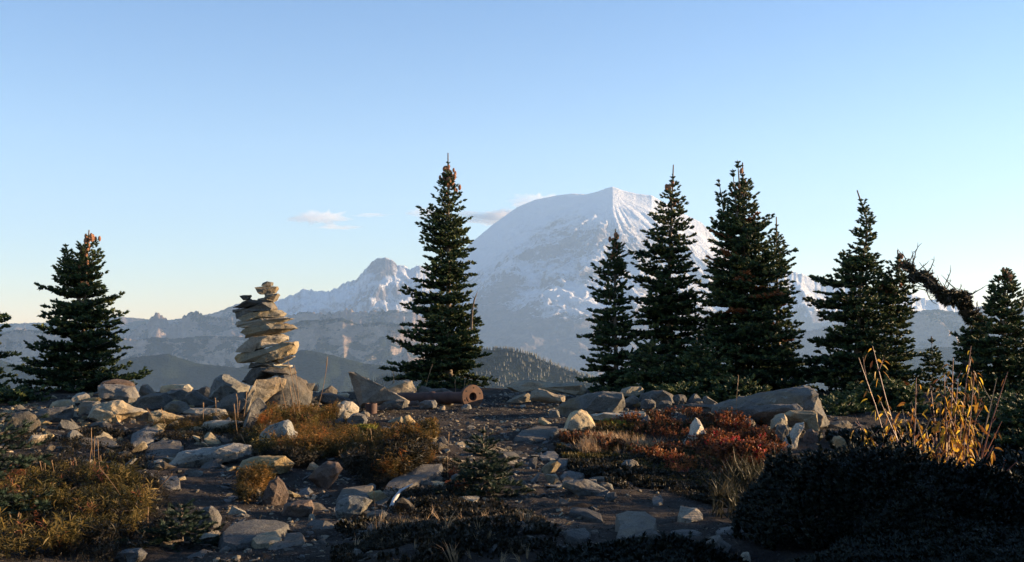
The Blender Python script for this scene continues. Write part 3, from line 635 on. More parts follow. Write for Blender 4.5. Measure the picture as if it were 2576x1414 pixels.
rk('boulder', 1502, 1213, 1544, 1240, 'grey stone touching the curved stone', GREY)
fl(1640, 1244, 1668, 1270, 'small grey stone under the red bush', GREY)
rk('slab', 1520, 1238, 1552, 1264, 'dark chunk at the right end of the curved stone', DARK)
flat([(1432, 1284), (1440, 1272), (1480, 1274), (1512, 1290), (1518, 1312), (1490, 1302), (1460, 1292)], 'narrow curved slab sunk in the path', DARK, .025)
flat([(1549, 1350), (1560, 1318), (1549, 1290), (1575, 1284), (1624, 1284), (1650, 1300), (1646, 1326), (1600, 1350)], 'wide pale flat stone in the path centre', GREY, .025)
fl(1703, 1271, 1770, 1307, 'oval pinkish stone right of the wide pale one', TAN, th=.05, rise=.2)
rock([(1767, 1392), (1770, 1366), (1790, 1352), (1812, 1346), (1820, 1360), (1842, 1374), (1830, 1388), (1790, 1402)], 'pale notched stone near the bottom right', GREY, thick=.9)
rk('tri', 1686, 1384, 1730, 1420, 'dark stone at the bottom edge below the path', GREY)
rk('block', 1864, 1388, 1888, 1422, 'pale sliver of stone against the dark shrub', PALE)
fl(1414, 1326, 1486, 1354, 'thin dark slab along the left of the lower path', DARK)
fl(1683, 1328, 1765, 1350, 'long thin grey stone crossing the lower path', GREY)
fl(1800, 1322, 1870, 1342, 'flat grey stone at the foot of the dark shrub', GREY)
rk('boulder', 1560, 1155, 1612, 1194, 'smooth grey boulder set in the dark heather', GREY)
rk('slab', 1508, 1104, 1576, 1124, 'thin sunlit slab in the middle of the red heath', TAN)
rk('slab', 1480, 1198, 1536, 1216, 'half hidden stone at the edge of the dark heather', GREY)
fl(1356, 1136, 1404, 1156, 'bluish flat stone on the path left of the heather', GREY)
fl(1400, 1152, 1440, 1176, 'small flat stone against the heather edge', GREY)
fl(1408, 1184, 1470, 1206, 'flat stone just above the curved stone', GREY)
fl(960, 1070, 1010, 1084, 'low stone on the edge of the golden heath', GREY)
fl(1610, 1356, 1660, 1372, 'small sunken stone below the wide pale stone', GREY)
# random middling stones lying about: real rocks, alike enough to be one kind
def scatter_stones(n, region, smin, smax, seed, name, label, mats):
    rg = np.random.default_rng(seed); out = []
    ax = [p[0] for p in region]; ay = [p[1] for p in region]; X = rg.uniform(min(ax), max(ax), n*6); Y = rg.uniform(min(ay), max(ay), n*6)
    ok = inpoly(X, Y, region); X = X[ok][:n]; Y = Y[ok][:n]; L = G(X, Y)
    return L, rg
def inpoly(X, Y, poly):
    r = np.zeros(len(X), bool); j = len(poly)-1
    for i in range(len(poly)):
        xi, yi = poly[i]; xj, yj = poly[j]
        c = ((yi > Y) != (yj > Y)) & (X < (xj-xi)*(Y-yi)/((yj-yi) or 1e-9)+xi); r ^= c; j = i
    return r
def sample_poly(poly, n, rg):
    """points spread evenly over the GROUND under a photo polygon"""
    ax = [p[0] for p in poly]; ay = [p[1] for p in poly]; out = []; got = 0
    cor = G([min(ax), max(ax), min(ax), max(ax)], [min(ay), min(ay), max(ay), max(ay)])
    lo = cor.min(0); hi = cor.max(0)
    for _ in range(40):
        X = rg.uniform(lo[0], hi[0], n*2); Y = rg.uniform(lo[1], hi[1], n*2); Z = gh(X, Y)
        dz = Z-CAMZ; f = Y*cp+dz*sp; px = CX+F*X/f; py = CY-F*(-Y*sp+dz*cp)/f
        ok = inpoly(px, py, poly); out.append(np.stack([X, Y, Z], 1)[ok]); got += ok.sum()
        if got >= n: break
    return np.vstack(out)[:n]
# broken stone fragments and grit: nobody could count them
def rubble(name, label, poly, n, smin, smax, seed, flatness=.45, big=False, solo=0):
    rg = np.random.default_rng(seed); L = sample_poly(poly, n, rg); k = len(L)
    bm = bmesh.new(); bmesh.ops.create_icosphere(bm, subdivisions=2 if big else 1, radius=1)
    T = np.array([tuple(v.co) for v in bm.verts]); Fc = np.array([[v.index for v in f.verts] for f in bm.faces]); bm.free()
    S_ = smin*(smax/smin)**(rg.random(k)**2.6); solos = set(np.argsort(-S_)[:solo].tolist())
    Vs = []; Fs = []; mi = []; base = 0
    for t in range(9):
        sel = np.arange(k) % 9 == t; m_ = sel.sum()
        if not m_: continue
        pl = T*rg.uniform(.72, 1.15, (len(T), 1)); nrm = rg.normal(0, 1, (9 if big else 5, 3)); nrm /= np.linalg.norm(nrm, axis=1, keepdims=True)
        for q_ in nrm: h_ = pl @ q_; pl = pl - np.maximum(0, h_-(.42 if big else .5))[:, None]*q_
        s = S_[sel]; ids = np.where(sel)[0]
        D = rg.normal(0, .38, (m_, 3)); D[:, 2] = 1
        M = frames(D, rg.uniform(0, 6.28, m_)); sc3 = np.stack([s*rg.uniform(.7, 1.4, m_), s*rg.uniform(.6, 1., m_), s*rg.uniform(flatness*.6, flatness*1.5, m_)], 1)*.5
        M = M*sc3[:, None, :]
        P_ = L[sel].copy(); P_[:, 2] += s*.02
        own = np.array([i in solos for i in ids])
        for j in np.where(own)[0]:      # the largest slabs stand as rocks of their own
            ro = link('rock', np_mesh('rock', pl @ M[j].T, Fc), (GREY, TAN, DARK)[t % 3], loc=tuple(P_[j]))
            tag(ro, 'loose angular slab among the '+label, 'rock', 'loose slabs among the '+label)
        M = M[~own]; P_ = P_[~own]
        if not len(P_): continue
        V, F2, _ = inst(pl, Fc, M, P_); Vs.append(V); Fs.append(F2+base); base += len(V); mi.append(np.full(len(F2), t % 3))
    o = link(name, np_mesh(name, np.vstack(Vs), [np.vstack(Fs)], mi=np.concatenate(mi)), [GREY, TAN, DARK])
    return tag(o, label, 'gravel', kind='stuff')
ALLG = [(-60, 1000), (2640, 1000), (2700, 1440), (-100, 1440)]
rubble('gravel', 'small broken stones and grit spread over the bare ground', ALLG, 6500, .008, .05, 1)
rubble('gravel', 'dense loose stone chips covering the path by the pipe', [(880, 1030), (960, 1004), (1480, 985), (1600, 1010), (1420, 1060), (1500, 1414), (1300, 1414), (1180, 1100), (900, 1075)], 8000, .008, .085, 2, .35)
rubble('gravel', 'loose stone chips in the central foreground hollow', [(560, 1180), (960, 1200), (1000, 1414), (520, 1414)], 1800, .010, .07, 3)
rubble('gravel', 'stone rubble filling gaps in the rock piles', [(-20, 1030), (240, 985), (860, 985), (940, 1040), (600, 1075), (-20, 1100)], 1500, .02, .13, 4, .5)
rubble('gravel', 'rubble around the boulders under the firs', [(1250, 985), (1800, 1000), (2200, 1060), (2150, 1110), (1650, 1045), (1400, 1050)], 1700, .02, .13, 6, .5)

rubble('gravel', 'angular rubble heaped in the left boulder pile', [(-20, 1020), (240, 990), (640, 990), (880, 1000), (940, 1035), (860, 1050), (600, 1090), (440, 1100), (-20, 1110)], 620, .07, .28, 14, .55, True, 45)
rubble('gravel', 'rubble between boulders under the right firs', [(1250, 990), (1800, 1005), (2180, 1060), (2150, 1100), (1650, 1040), (1400, 1045)], 340, .06, .24, 15, .55, True, 25)
rubble('gravel', 'broken stone on the slope under the left pile', [(-20, 1060), (300, 1060), (700, 1060), (640, 1180), (420, 1230), (200, 1190), (-20, 1180)], 330, .09, .36, 17, .42, True, 50)
rubble('gravel', 'broken stone on the central slope between heath patches', [(640, 1150), (900, 1140), (1200, 1100), (1400, 1110), (1420, 1260), (1000, 1300), (600, 1290)], 200, .07, .30, 18, .4, True, 35)
rubble('gravel', 'scattered flat broken slabs half sunk in the slope and path', [(200, 1110), (1400, 1060), (1560, 1250), (1700, 1414), (400, 1414), (380, 1200)], 430, .05, .22, 16, .35, True)

# ------------------------------------------------------------------ the cairn: every stone is its own thing
def P2(cx, cy): return (900/1.5528+cx/3.143/1.5528, 1050/1.5528+cy/3.143/1.5528)   # close-up crop -> photo pixel
def cst(pts, label, mat, thick=3.3, turn=0., front=.93, d=13.1): return rock([P2(*p) for p in pts], label, mat, d=d-.15, thick=thick, turn=turn, name='cairn_stone', cat='cairn stone', group='stones stacked in the cairn', front=front)
cst([(145, 1385), (200, 1300), (270, 1232), (400, 1218), (560, 1208), (700, 1195), (775, 1225), (800, 1275), (770, 1310), (640, 1300), (500, 1310), (400, 1370), (260, 1425)], 'wide dark foundation stone at the bottom of the cairn', DARK, 3.55, front=.9)
cst([(250, 1160), (430, 1150), (560, 1130), (620, 1180), (610, 1205), (440, 1215), (260, 1222)], 'thin dark cairn stone under the largest slab', GREY, 3.35)
cst([(440, 1215), (520, 1150), (570, 1128), (640, 1180), (755, 1185), (762, 1200), (650, 1208), (540, 1222)], 'pale wedge cairn stone directly on the foundation stone', PALE, 3.3)
cst([(575, 1120), (700, 1085), (790, 1066), (800, 1078), (740, 1115), (630, 1168)], 'small tan chock stone under the right end of the largest slab', CAIRN, 3.25)
cst([(82, 1095), (110, 1050), (200, 1030), (330, 1018), (480, 975), (620, 920), (760, 896), (825, 888), (832, 940), (790, 1050), (700, 1082), (560, 1130), (420, 1150), (240, 1146), (110, 1152)], 'largest cairn slab, pointing up to the right', CAIRN, 3.42, front=.95, turn=.1)
cst([(120, 995), (170, 930), (260, 850), (310, 815), (480, 802), (640, 795), (715, 825), (705, 870), (600, 915), (480, 940), (380, 990), (300, 1022), (180, 1012)], 'thick tan cairn stone with a shaded pointed left end', CAIRN, 3.4, front=.95, turn=.25)
cst([(190, 800), (200, 735), (250, 715), (400, 700), (520, 680), (655, 668), (760, 690), (818, 730), (780, 745), (640, 790), (560, 795), (420, 825), (250, 848), (205, 825)], 'dark cairn stone with a bright pointed right tip', CAIRN, 3.36, turn=.15)
cst([(80, 690), (85, 655), (180, 640), (340, 615), (545, 598), (690, 595), (765, 614), (680, 655), (560, 695), (400, 728), (200, 736), (110, 716)], 'cairn stone with pale middle and long right point, seventh up', CAIRN, 3.36, turn=.1)
cst([(160, 600), (300, 540), (450, 515), (600, 500), (678, 550), (660, 585), (560, 606), (330, 628), (168, 652)], 'tan topped cairn stone below the long grey bar', CAIRN, 3.34, turn=.15)
cst([(55, 505), (70, 498), (280, 462), (520, 402), (548, 430), (582, 488), (560, 512), (330, 532), (250, 570), (160, 612), (115, 606), (75, 545)], 'long grey bar shaped cairn stone near the top', GREY, 3.32, turn=-.15)
cst([(92, 480), (120, 450), (200, 420), (310, 405), (340, 388), (520, 398), (500, 415), (380, 440), (200, 478), (100, 486)], 'thin dark cairn stone lying on the long grey bar', DARK, 3.3)
cst([(338, 385), (345, 368), (440, 355), (480, 325), (592, 302), (604, 318), (580, 370), (548, 412), (520, 398), (400, 400)], 'dark tilted cairn stone under the top right pair', CAIRN, 3.22)
cst([(430, 350), (440, 305), (540, 300), (565, 316), (500, 330), (450, 345)], 'small pale stone between tilted stone and golden stone', PALE, 3.15)
cst([(336, 240), (350, 225), (430, 215), (580, 215), (590, 250), (560, 300), (430, 312), (390, 320), (350, 290)], 'golden knobbly cairn stone second from the top', CAIRN, 3.2, turn=.3)
cst([(400, 215), (420, 180), (470, 158), (520, 165), (522, 210), (470, 214)], 'topmost little cairn stone, lit gold on its right', CAIRN, 3.14, turn=.3)
cst([(130, 440), (150, 405), (200, 385), (250, 365), (272, 385), (270, 402), (210, 420)], 'small rusty brown stone on the upper left of the cairn', BROWN, 3.14)
cst([(136, 335), (180, 324), (258, 322), (260, 345), (235, 375), (170, 388), (145, 360)], 'little dark cap stone perched at the cairn upper left', DARK, 3.14)

# ------------------------------------------------------------------ rusty pipe with flange, and the stub
fc = P(1187, 998, 13.75)
pr = empty('rusty_pipe', (fc.x, fc.y, fc.z), 'long rusty steel pipe with a round drilled flange lying on the path', 'pipe')
endp = P(960, 1001, 14.4)-fc
t_ = Tubes(); n_ = 40; ax = endp.normalized(); r0 = .118
for i in range(1):
    pts = [ax*.02+Vector((0, 0, -.005))]; rad = [r0*.98]
    L_ = endp.length
    for k in np.linspace(.05, L_, 60): pts.append(ax*k+Vector((0, 0, -.012))); rad.append(.075+.018*math.exp(-((k-.05)/.05)**2)+(.012 if .55 < k < .62 else 0)+(.003*math.sin(k*21)))
    rad[0] = .085
t_.add(pts, rad, 28); link('tube', t_.mesh('tube'), RUSTD, pr)
bm = bmesh.new()
facing = Vector((.58, -1, .06)).normalized(); Mq = facing.to_track_quat('Z', 'Y').to_matrix()
def ringv(r, z, k=48, wob=0): return [bm.verts.new(Mq @ Vector(((r+wob*math.sin(i*2.3)+wob*math.sin(i*.7))*math.cos(2*math.pi*i/k), (r+wob*math.sin(i*2.3))*math.sin(2*math.pi*i/k), z))) for i in range(k)]
prof = [(.052, -.05, 0), (.050, .02, 0), (.056, .026, 0), (.075, .024, 0), (.144, .022, .0012), (.149, .016, .0015), (.149, -.022, .0015), (.08, -.026, 0), (.078, -.05, 0)]
rows = [ringv(*(a, b_), wob=c_) for a, b_, c_ in prof]
for a, b_ in zip(rows[:-1], rows[1:]):
    for i in range(48): bm.faces.new((a[i], a[(i+1) % 48], b_[(i+1) % 48], b_[i]))
bmesh.ops.recalc_face_normals(bm, faces=bm.faces)
me = bpy.data.meshes.new('flange'); bm.to_mesh(me); bm.free(); me.polygons.foreach_set('use_smooth', np.ones(len(me.polygons), bool)); me.set_sharp_from_angle(angle=R(35))
flg = link('flange', me, RUST, pr)
BLK = plain('hole_shade_black', (.012, .010, .009), (.02, .015, .012), 9)  # near-black discs put the shade inside bore, bolt holes and stub into colour
bt = Tubes().add([Mq @ Vector((0, 0, .0)), Mq @ Vector((0, 0, -.045))], .0495, 32).mesh('bore')
for i in range(6):
    a = 2*math.pi*i/6+.35; c_ = Mq @ Vector((.112*math.cos(a), .112*math.sin(a), .0))
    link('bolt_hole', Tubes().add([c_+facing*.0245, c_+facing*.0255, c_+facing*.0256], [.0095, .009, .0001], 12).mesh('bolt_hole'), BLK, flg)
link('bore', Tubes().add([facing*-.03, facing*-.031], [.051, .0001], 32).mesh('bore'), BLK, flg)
sc_ = G1(934, 1041); sb = empty('pipe_stub', (sc_.x, sc_.y, sc_.z), 'short upright rusty pipe stub below the fin shaped rock', 'pipe')
bm = bmesh.new(); rows = [[bm.verts.new((r_*math.cos(2*math.pi*i/32), r_*math.sin(2*math.pi*i/32), z_+.003*math.sin(i*1.7))) for i in range(32)] for r_, z_ in ((.066, -.06), (.067, .10), (.066, .118), (.057, .118), (.057, .04))]
for r0_, r1_ in zip(rows[:-1], rows[1:]):
    for i in range(32): bm.faces.new((r0_[i], r0_[(i+1) % 32], r1_[(i+1) % 32], r1_[i]))
wall_me = bpy.data.meshes.new('pipe_wall'); bm.to_mesh(wall_me); bm.free()
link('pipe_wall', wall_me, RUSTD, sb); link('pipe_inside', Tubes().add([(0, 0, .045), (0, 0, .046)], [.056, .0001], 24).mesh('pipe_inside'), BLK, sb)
# weathered stick
g = G1(983, 1283)
ds = Tubes().add([g+Vector((0, 0, .01)), g+Vector((.015, .06, .05)), g+Vector((.05, .12, .10)), g+Vector((.12, .2, .13))], [.011, .014, .009, .004], 8)
tag(link('dead_stick', ds.mesh('dead_stick'), DRIFT), 'short bleached white stick curving up beside the long dark slab', 'stick')
# ------------------------------------------------------------------ firs
def _shoot(nb, seed, blade=.15, core=.30):
    """one needle-clothed shoot along +Z, length 1; local +Y is up"""
    rg = random.Random(seed); V = []; Fc = []
    # core
    k = 4; V += [(0, 0, 0)]+[(core*math.cos(a), core*math.sin(a)+.03, .45) for a in (0, 1.57, 3.14, 4.71)]+[(0, .05, 1.02)]
    for i in range(4): Fc += [(0, 1+(i+1) % 4, 1+i), (5, 1+i, 1+(i+1) % 4)]
    for i in range(nb):
        z = rg.uniform(.02, .92); a = rg.uniform(-.75, math.pi+.75); l = rg.uniform(.30, .46); f = rg.uniform(.18, .42)
        r = Vector((math.cos(a), math.sin(a)*.85+.12, 0)); tip = Vector((0, 0, z))+r*l+Vector((0, 0, f))
        t = r.cross(Vector((0, 0, 1)))*blade
        b0 = Vector((0, 0, z))+r*.04; n = len(V)
        V += [tuple(b0-t), tuple(b0+t), tuple(tip)]; Fc.append((n, n+1, n+2))
    return np.array(V), np.array(Fc)
SH = [_shoot(17, s) for s in range(3)]
SHF = [_shoot(44, s+10, .045, .06) for s in range(3)]
bm = bmesh.new(); bmesh.ops.create_uvsphere(bm, u_segments=12, v_segments=10, radius=.024)
for v_ in bm.verts: v_.co = Vector((v_.co.x, v_.co.y, v_.co.z*1.8+.03))*(1+.12*math.sin(v_.co.z*420+3*math.atan2(v_.co.y, v_.co.x)))
CONE_ME = bpy.data.meshes.new('cone'); bm.to_mesh(CONE_ME); bm.free(); CONE_ME.materials.append(CONEM)
def interp_prof(prof, f):
    return np.interp(f, [p[0] for p in prof], [p[1] for p in prof]), np.interp(f, [p[0] for p in prof], [p[2] for p in prof])
def fir(label, base, tip, d, prof, seed, mat=None, path=None, whorl=.125, nbr=6, shoot=.072, fine=False, clusters=(), cones=0, dead=0, leaders=(), name='fir_tree', cat='fir tree',
        group='subalpine firs on the ridge', dens=1.15, low=.02, open_=.12, ground=True, trunk_r=None, bare=.06, dx=0):
    """base, tip: photo pixels of trunk foot and leader tip; prof: (height fraction, left reach, right reach) in photo pixels"""
    rg = np.random.default_rng(seed); rr_ = random.Random(seed); s = PX(d)
    mat = mat or FIR
    B = P(base[0], base[1], d)
    if ground: B.z = float(gh(B.x, B.y))-.03
    Tp = P(tip[0], tip[1], d); H = Tp.z-B.z
    root = empty(name, tuple(B), label, cat, group)
    if path: pp = [Vector((0, 0, 0))]+[P(x, y, d)-B for x, y in path]+[Tp-B]
    else: pp = [Vector((0, 0, 0)), Vector(((Tp.x-B.x)*.5+rr_.uniform(-.02, .02)*H, 0, H*.5)), Tp-B]
    zs = [p.z for p in pp]
    def tr(z):
        return np.array([np.interp(z, zs, [p.x for p in pp]), np.interp(z, zs, [p.y for p in pp]), z])
    tr0 = trunk_r or H*.016
    tb = Tubes(); n = 22
    tb.add([Vector(tr(H*i/n))+Vector((0, 0, 0)) for i in range(n+1)], [max(.004, tr0*(1-i/n)**.8) for i in range(n+1)], 8)
    SP = []; SD = []; SL = []; SV = []; DP = []
    def crown(trf, z0, z1, proff, sc_=1., az_bias=None):
        z = z0; wn = 0; full = 1.
        while z < z1:
            f = z/H; wl, wr = proff(f)
            nb_ = max(4, int(round(nbr*1.12*(.75+.5*rg.random()))))
            a0 = rg.uniform(0, 6.28)
            for i in range(nb_):
                if rg.random() < open_: continue
                az = a0+i*2*math.pi/nb_+rg.normal(0, .18)
                c = math.cos(az); wr_ = (1+c)/2; wr_ = wr_*wr_*(3-2*wr_)
                lump = 1+.42*noise.noise(Vector((math.cos(az)*1.3, math.sin(az)*1.3, z*2.0+seed*3.)))+.26*noise.noise(Vector((math.cos(az)*3, math.sin(az)*3, z*6+seed)))
                L_ = ((wl*(1-wr_)+wr*wr_)*s*np.interp(f, [0, .5, .8, .95], [1.05, .98, .84, .6])-shoot*.35*f)*sc_*min(1.3, max(.35, rg.normal(.90, .19)))*lump
                tsc = .62+.38*min(1, (1-f)*2.2)
                if L_ < .03: continue
                zz = z+rg.normal(0, whorl*.25); st = trf(min(zz, H*.995))
                up0 = np.interp(f, [0, .5, .85, 1], [-.16, -.05, .2, .7])+rg.normal(0, .07)
                upc = np.interp(f, [0, .5, 1], [.18, .18, .2])+rg.normal(0, .06)
                dirx = np.array([c, math.sin(az), 0.]); side = np.array([-math.sin(az), c, 0.])
                bend = rg.normal(0, .12)
                def pos(t): return st+dirx*L_*t+side*L_*bend*t*t+np.array([0, 0, 1.])*L_*(up0*t+upc*t*t)
                m_ = 5; tb.add([Vector(pos(t)) for t in np.linspace(0, .97, m_)], [max(.0018, (.004+.012*L_)*(1-.85*t)) for t in np.linspace(0, 1, m_)], 4)
                isdead = rg.random() < dead
                t0 = bare if L_ > .25 else .05
                # side twigs, then shoots along each
                step = shoot*.50/dens; nt2 = max(1, int(L_*(1-t0)/step))
                for q in range(nt2):
                    t = t0+(1-t0)*(q+rg.random()*.6)/nt2; p0 = pos(t); sd = 1 if q % 2 else -1
                    tl = L_*(.46*(1-t)*(.35+.65*min(1, (t-t0)/.25+.25)))*rg.uniform(.35, 1.2)+shoot*.4
                    td = dirx*rg.uniform(.55, .8)+side*sd*rg.uniform(.6, .9)+np.array([0, 0, rg.uniform(-.06, .22)])
                    td /= np.linalg.norm(td); ns = max(1, int(tl/(shoot*.62)))
                    for h in range(ns):
                        a = tl*(h+.5)/ns*(1 if rg.random() < .8 else .6); sp_ = p0+td*a
                        dd = td+side*rg.normal(0, .45)+np.array([0, 0, .30+rg.normal(0, .3)])+dirx*rg.normal(0, .25)
                        (DP if isdead else SP).append((*sp_, *dd, shoot*tsc*rg.uniform(.7, 1.25), min(1, max(0, rg.normal(.42, .2)+.34*(h == ns-1)))))  # end shoots lighter: sunlit tips put into the colour
                dd = dirx+np.array([0, 0, up0+2*upc])
                (DP if isdead else SP).append((*pos(.93), *dd, shoot*tsc*rg.uniform(1., 1.4), rg.uniform(.5, 1)))
            z += whorl*rg.uniform(.75, 1.2)*(1-.35*f)*.80; wn += 1
    crown(tr, low*H, H*.905, lambda f: interp_prof(prof, f))
    # bare-ish leader with small collars
    def leader(trf, za, zb, k=5):
        for q in range(int((zb-za)/.035)+1):
            z = za+.035*q
            for _ in range(3):
                a = rg.uniform(0, 6.28); SP.append((*trf(z), math.cos(a)*.5, math.sin(a)*.5, .8, shoot*.45, rg.uniform(.4, .9)))
        for zc in np.arange(za, zb, .07):
            for a in rg.uniform(0, 6.28, k): SP.append((*trf(zc), math.cos(a), math.sin(a), .55, shoot*(.55+.5*(zb-zc)/(zb-za+.01)), rg.uniform(.4, .9)))
    leader(tr, H*.90, H*.955); tb.add([Vector(tr(H*.88)), Vector(tr(H*.998))], [.015, .010], 6)
    for (lx, ly, jy, hw) in leaders:       # extra leaders: tip pixel, row where it joins, half width
        Lt = P(lx, ly, d)-B; z0 = (P(lx, jy, d)-B).z; y_ = rr_.uniform(-.15, .15)
        f0 = np.array([tr(z0)[0]*.35+Lt.x*.65, y_, z0])
        def trf(z, f0=f0, Lt=Lt, y_=y_): t = np.clip((z-f0[2])/(Lt.z-f0[2]), 0, 1); return f0*(1-t)+np.array([Lt.x, y_, Lt.z])*t
        tb.add([Vector(tr(max(0, z0-.15)))]+[Vector(trf(z)) for z in np.linspace(z0, Lt.z, 6)], [tr0*.4]+list(np.linspace(tr0*.35, .004, 6)), 6)
        crown(trf, z0, Lt.z*.985, lambda f, z0=z0, Lt=Lt: ((hw*(1-((f*H-z0)/(Lt.z-z0))**1.3)+3,)*2))
        leader(trf, Lt.z-.12, Lt.z-.02, 4)
    link('trunk', tb.mesh('trunk'), BARK, root)
    tmpl = SHF if fine else SH
    def build(nm, arr, mt):
        A = np.array(arr); Vs = []; Fs = []; vs = []; bb = 0
        for t in range(3):
            q = A[t::3]; M = frames(q[:, 3:6])*q[:, 6][:, None, None]
            V, F2, vv = inst(*tmpl[t], M, q[:, :3], q[:, 7]); Vs.append(V); Fs.append(F2+bb); vs.append(vv); bb += len(V)
        return link(nm, np_mesh(nm, np.vstack(Vs), [np.vstack(Fs)], np.concatenate(vs)), mt, root)
    build('crown', SP, mat)
    if len(DP) > 3: build('dead_boughs', DP, DEADN)
    if cones:
        for k in range(cones):
            f = rg.uniform(.80, .955) if cones < 16 else rg.uniform(.62, .96); wl, wr = interp_prof(prof, f); az = rg.uniform(0, 6.28)
            L_ = (wl if math.cos(az) < 0 else wr)*s*rg.uniform(.1, .45); c0 = tr(f*H)+np.array([math.cos(az)*L_, math.sin(az)*L_, L_*.3])
            for j in range(rg.integers(1, 4)):
                o_ = rg.normal(0, .03, 3)*(1, 1, .6); link('cone', CONE_ME, [], root, loc=tuple(c0+o_)).scale = (rg.uniform(.8, 1.15),)*3
    for (x_, y_, n_, sp_) in clusters:
        for j in range(n_):
            q_ = P(x_+rg.normal(0, sp_), y_+rg.normal(0, sp_*.8), d)-B; q_.y += rg.normal(0, sp_*s); link('cone', CONE_ME, [], root, loc=tuple(q_)).scale = (rg.uniform(.8, 1.2),)*3
    return root
# the photograph's firs, left to right
fir('broad fir at the far left with three lumpy cone laden tops', (200, 1000), (224, 578), 17.2,
    [(0, 155, 130), (.12, 150, 125), (.22, 110, 105), (.3, 120, 100), (.4, 95, 95), (.5, 85, 80), (.58, 110, 72), (.62, 60, 70), (.7, 78, 45), (.75, 62, 44), (.8, 42, 40), (.88, 34, 44), (.93, 34, 44), (.97, 22, 28), (1, 4, 4)],
    11, cones=22, leaders=((163, 612, 740, 36), (196, 622, 700, 22)), nbr=7, open_=.05)
fir('centre fir, tallest of all, with a brown cone cluster under its spire', (1130, 995), (1127, 384), 17.8,
    [(0, 130, 120), (.07, 135, 115), (.13, 110, 95), (.2, 125, 60), (.3, 118, 60), (.38, 112, 62), (.42, 85, 62), (.5, 72, 60), (.55, 60, 55), (.6, 85, 62), (.68, 75, 60), (.74, 60, 35), (.78, 42, 55), (.82, 36, 28), (.87, 26, 28), (.9, 15, 16), (.94, 8, 8), (1, 2, 2)],
    12, cones=8, clusters=((1124, 452, 17, 9), (1136, 462, 7, 6), (1150, 478, 4, 4)), nbr=7, leaders=((1187, 778, 900, 44),), open_=.07)
fir('slim fir with a pale spike, left edge of the right hand group', (1552, 985), (1548, 576), 17.0,
    [(0, 70, 78), (.1, 72, 80), (.3, 70, 60), (.5, 62, 42), (.62, 54, 40), (.72, 50, 34), (.8, 40, 32), (.86, 24, 24), (.9, 15, 20), (.95, 7, 8), (1, 2, 2)], 13, cones=7, nbr=6, leaders=((1556, 620, 690, 14),))
fir('tall narrow fir with evenly layered shelf like branches', (1690, 1005), (1694, 414), 17.3,
    [(0, 120, 115), (.15, 112, 108), (.3, 100, 95), (.42, 94, 84), (.5, 86, 74), (.6, 76, 60), (.68, 64, 52), (.75, 60, 46), (.8, 46, 40), (.85, 42, 34), (.9, 24, 22), (.95, 13, 14), (1, 3, 3)], 14, cones=5, nbr=6, whorl=.15, open_=.03)
fir('tallest bulky fir of the right hand group with several crowded tops', (1866, 1005), (1868, 408), 16.9,
    [(0, 150, 135), (.15, 145, 135), (.3, 140, 125), (.42, 130, 110), (.5, 122, 100), (.6, 112, 88), (.68, 98, 72), (.75, 62, 58), (.82, 40, 46), (.88, 24, 34), (.93, 14, 20), (.97, 8, 9), (1, 3, 3)],
    15, nbr=8, dead=.045, leaders=((1838, 428, 560, 22), (1810, 448, 600, 24), (1852, 405, 500, 8)), cones=3)
fir('slender fir standing behind the right side of the bulky fir', (1962, 1000), (1953, 545), 18.2,
    [(0, 70, 78), (.2, 66, 76), (.32, 60, 52), (.5, 52, 36), (.62, 44, 34), (.75, 38, 38), (.84, 28, 24), (.9, 18, 18), (.95, 8, 9), (1, 2, 2)], 16, nbr=6, dead=.04)
fir('low bushy young fir in front of the slim and tall narrow firs', (1632, 1008), (1640, 846), 15.3,
    [(0, 95, 75), (.3, 88, 70), (.6, 60, 48), (.85, 25, 22), (1, 4, 4)], 17, nbr=8, whorl=.1, dens=1.1)
fir('low bushy young fir nestled against the bulky fir foot', (1780, 1010), (1752, 850), 15.2,
    [(0, 90, 110), (.3, 80, 90), (.6, 46, 60), (.85, 22, 24), (1, 4, 4)], 18, nbr=8, whorl=.1, dens=1.1)
fir('wind bent fir with its thin top curving over to the left', (2150, 1010), (2156, 478), 16.6,
    [(0, 160, 120), (.1, 140, 110), (.2, 150, 95), (.3, 130, 70), (.4, 120, 62), (.46, 95, 60), (.55, 92, 58), (.62, 78, 50), (.66, 66, 34), (.70, 55, 12), (.73, 20, 14), (.76, 40, 24), (.8, 38, 22), (.84, 24, 24), (.88, 20, 22), (.92, 20, 10), (1, 3, 3)],
    19, path=[(2155, 900), (2162, 750), (2172, 640), (2182, 590), (2178, 545)], nbr=7)
fir('ragged fir with double spikes touching the bare bent snag', (2248, 1000), (2258, 628), 16.9,
    [(0, 110, 90), (.15, 95, 80), (.3, 60, 44), (.42, 68, 40), (.5, 84, 58), (.6, 80, 56), (.7, 66, 52), (.78, 46, 34), (.84, 14, 28), (.88, 34, 34), (.92, 24, 20), (1, 6, 6)],
    20, nbr=7, path=[(2240, 900), (2246, 760), (2262, 690)], cones=3, leaders=((2222, 672, 760, 28), (2238, 668, 740, 16)), open_=.1, dead=.03)
fir('dark fir at the right edge with twin spikes', (2528, 1020), (2532, 672), 15.8,
    [(0, 120, 110), (.2, 110, 100), (.4, 95, 80), (.55, 70, 70), (.65, 62, 60), (.78, 48, 42), (.88, 34, 34), (.94, 22, 22), (1, 4, 4)], 21, nbr=7, cones=6, leaders=((2543, 673, 740, 20), (2498, 702, 790, 26)))
fir('small dark sapling showing between the yellow shrub stems', (2345, 985), (2343, 846), 17.4,
    [(0, 44, 44), (.3, 34, 34), (.6, 18, 18), (.85, 8, 8), (1, 2, 2)], 22, nbr=5, whorl=.11)
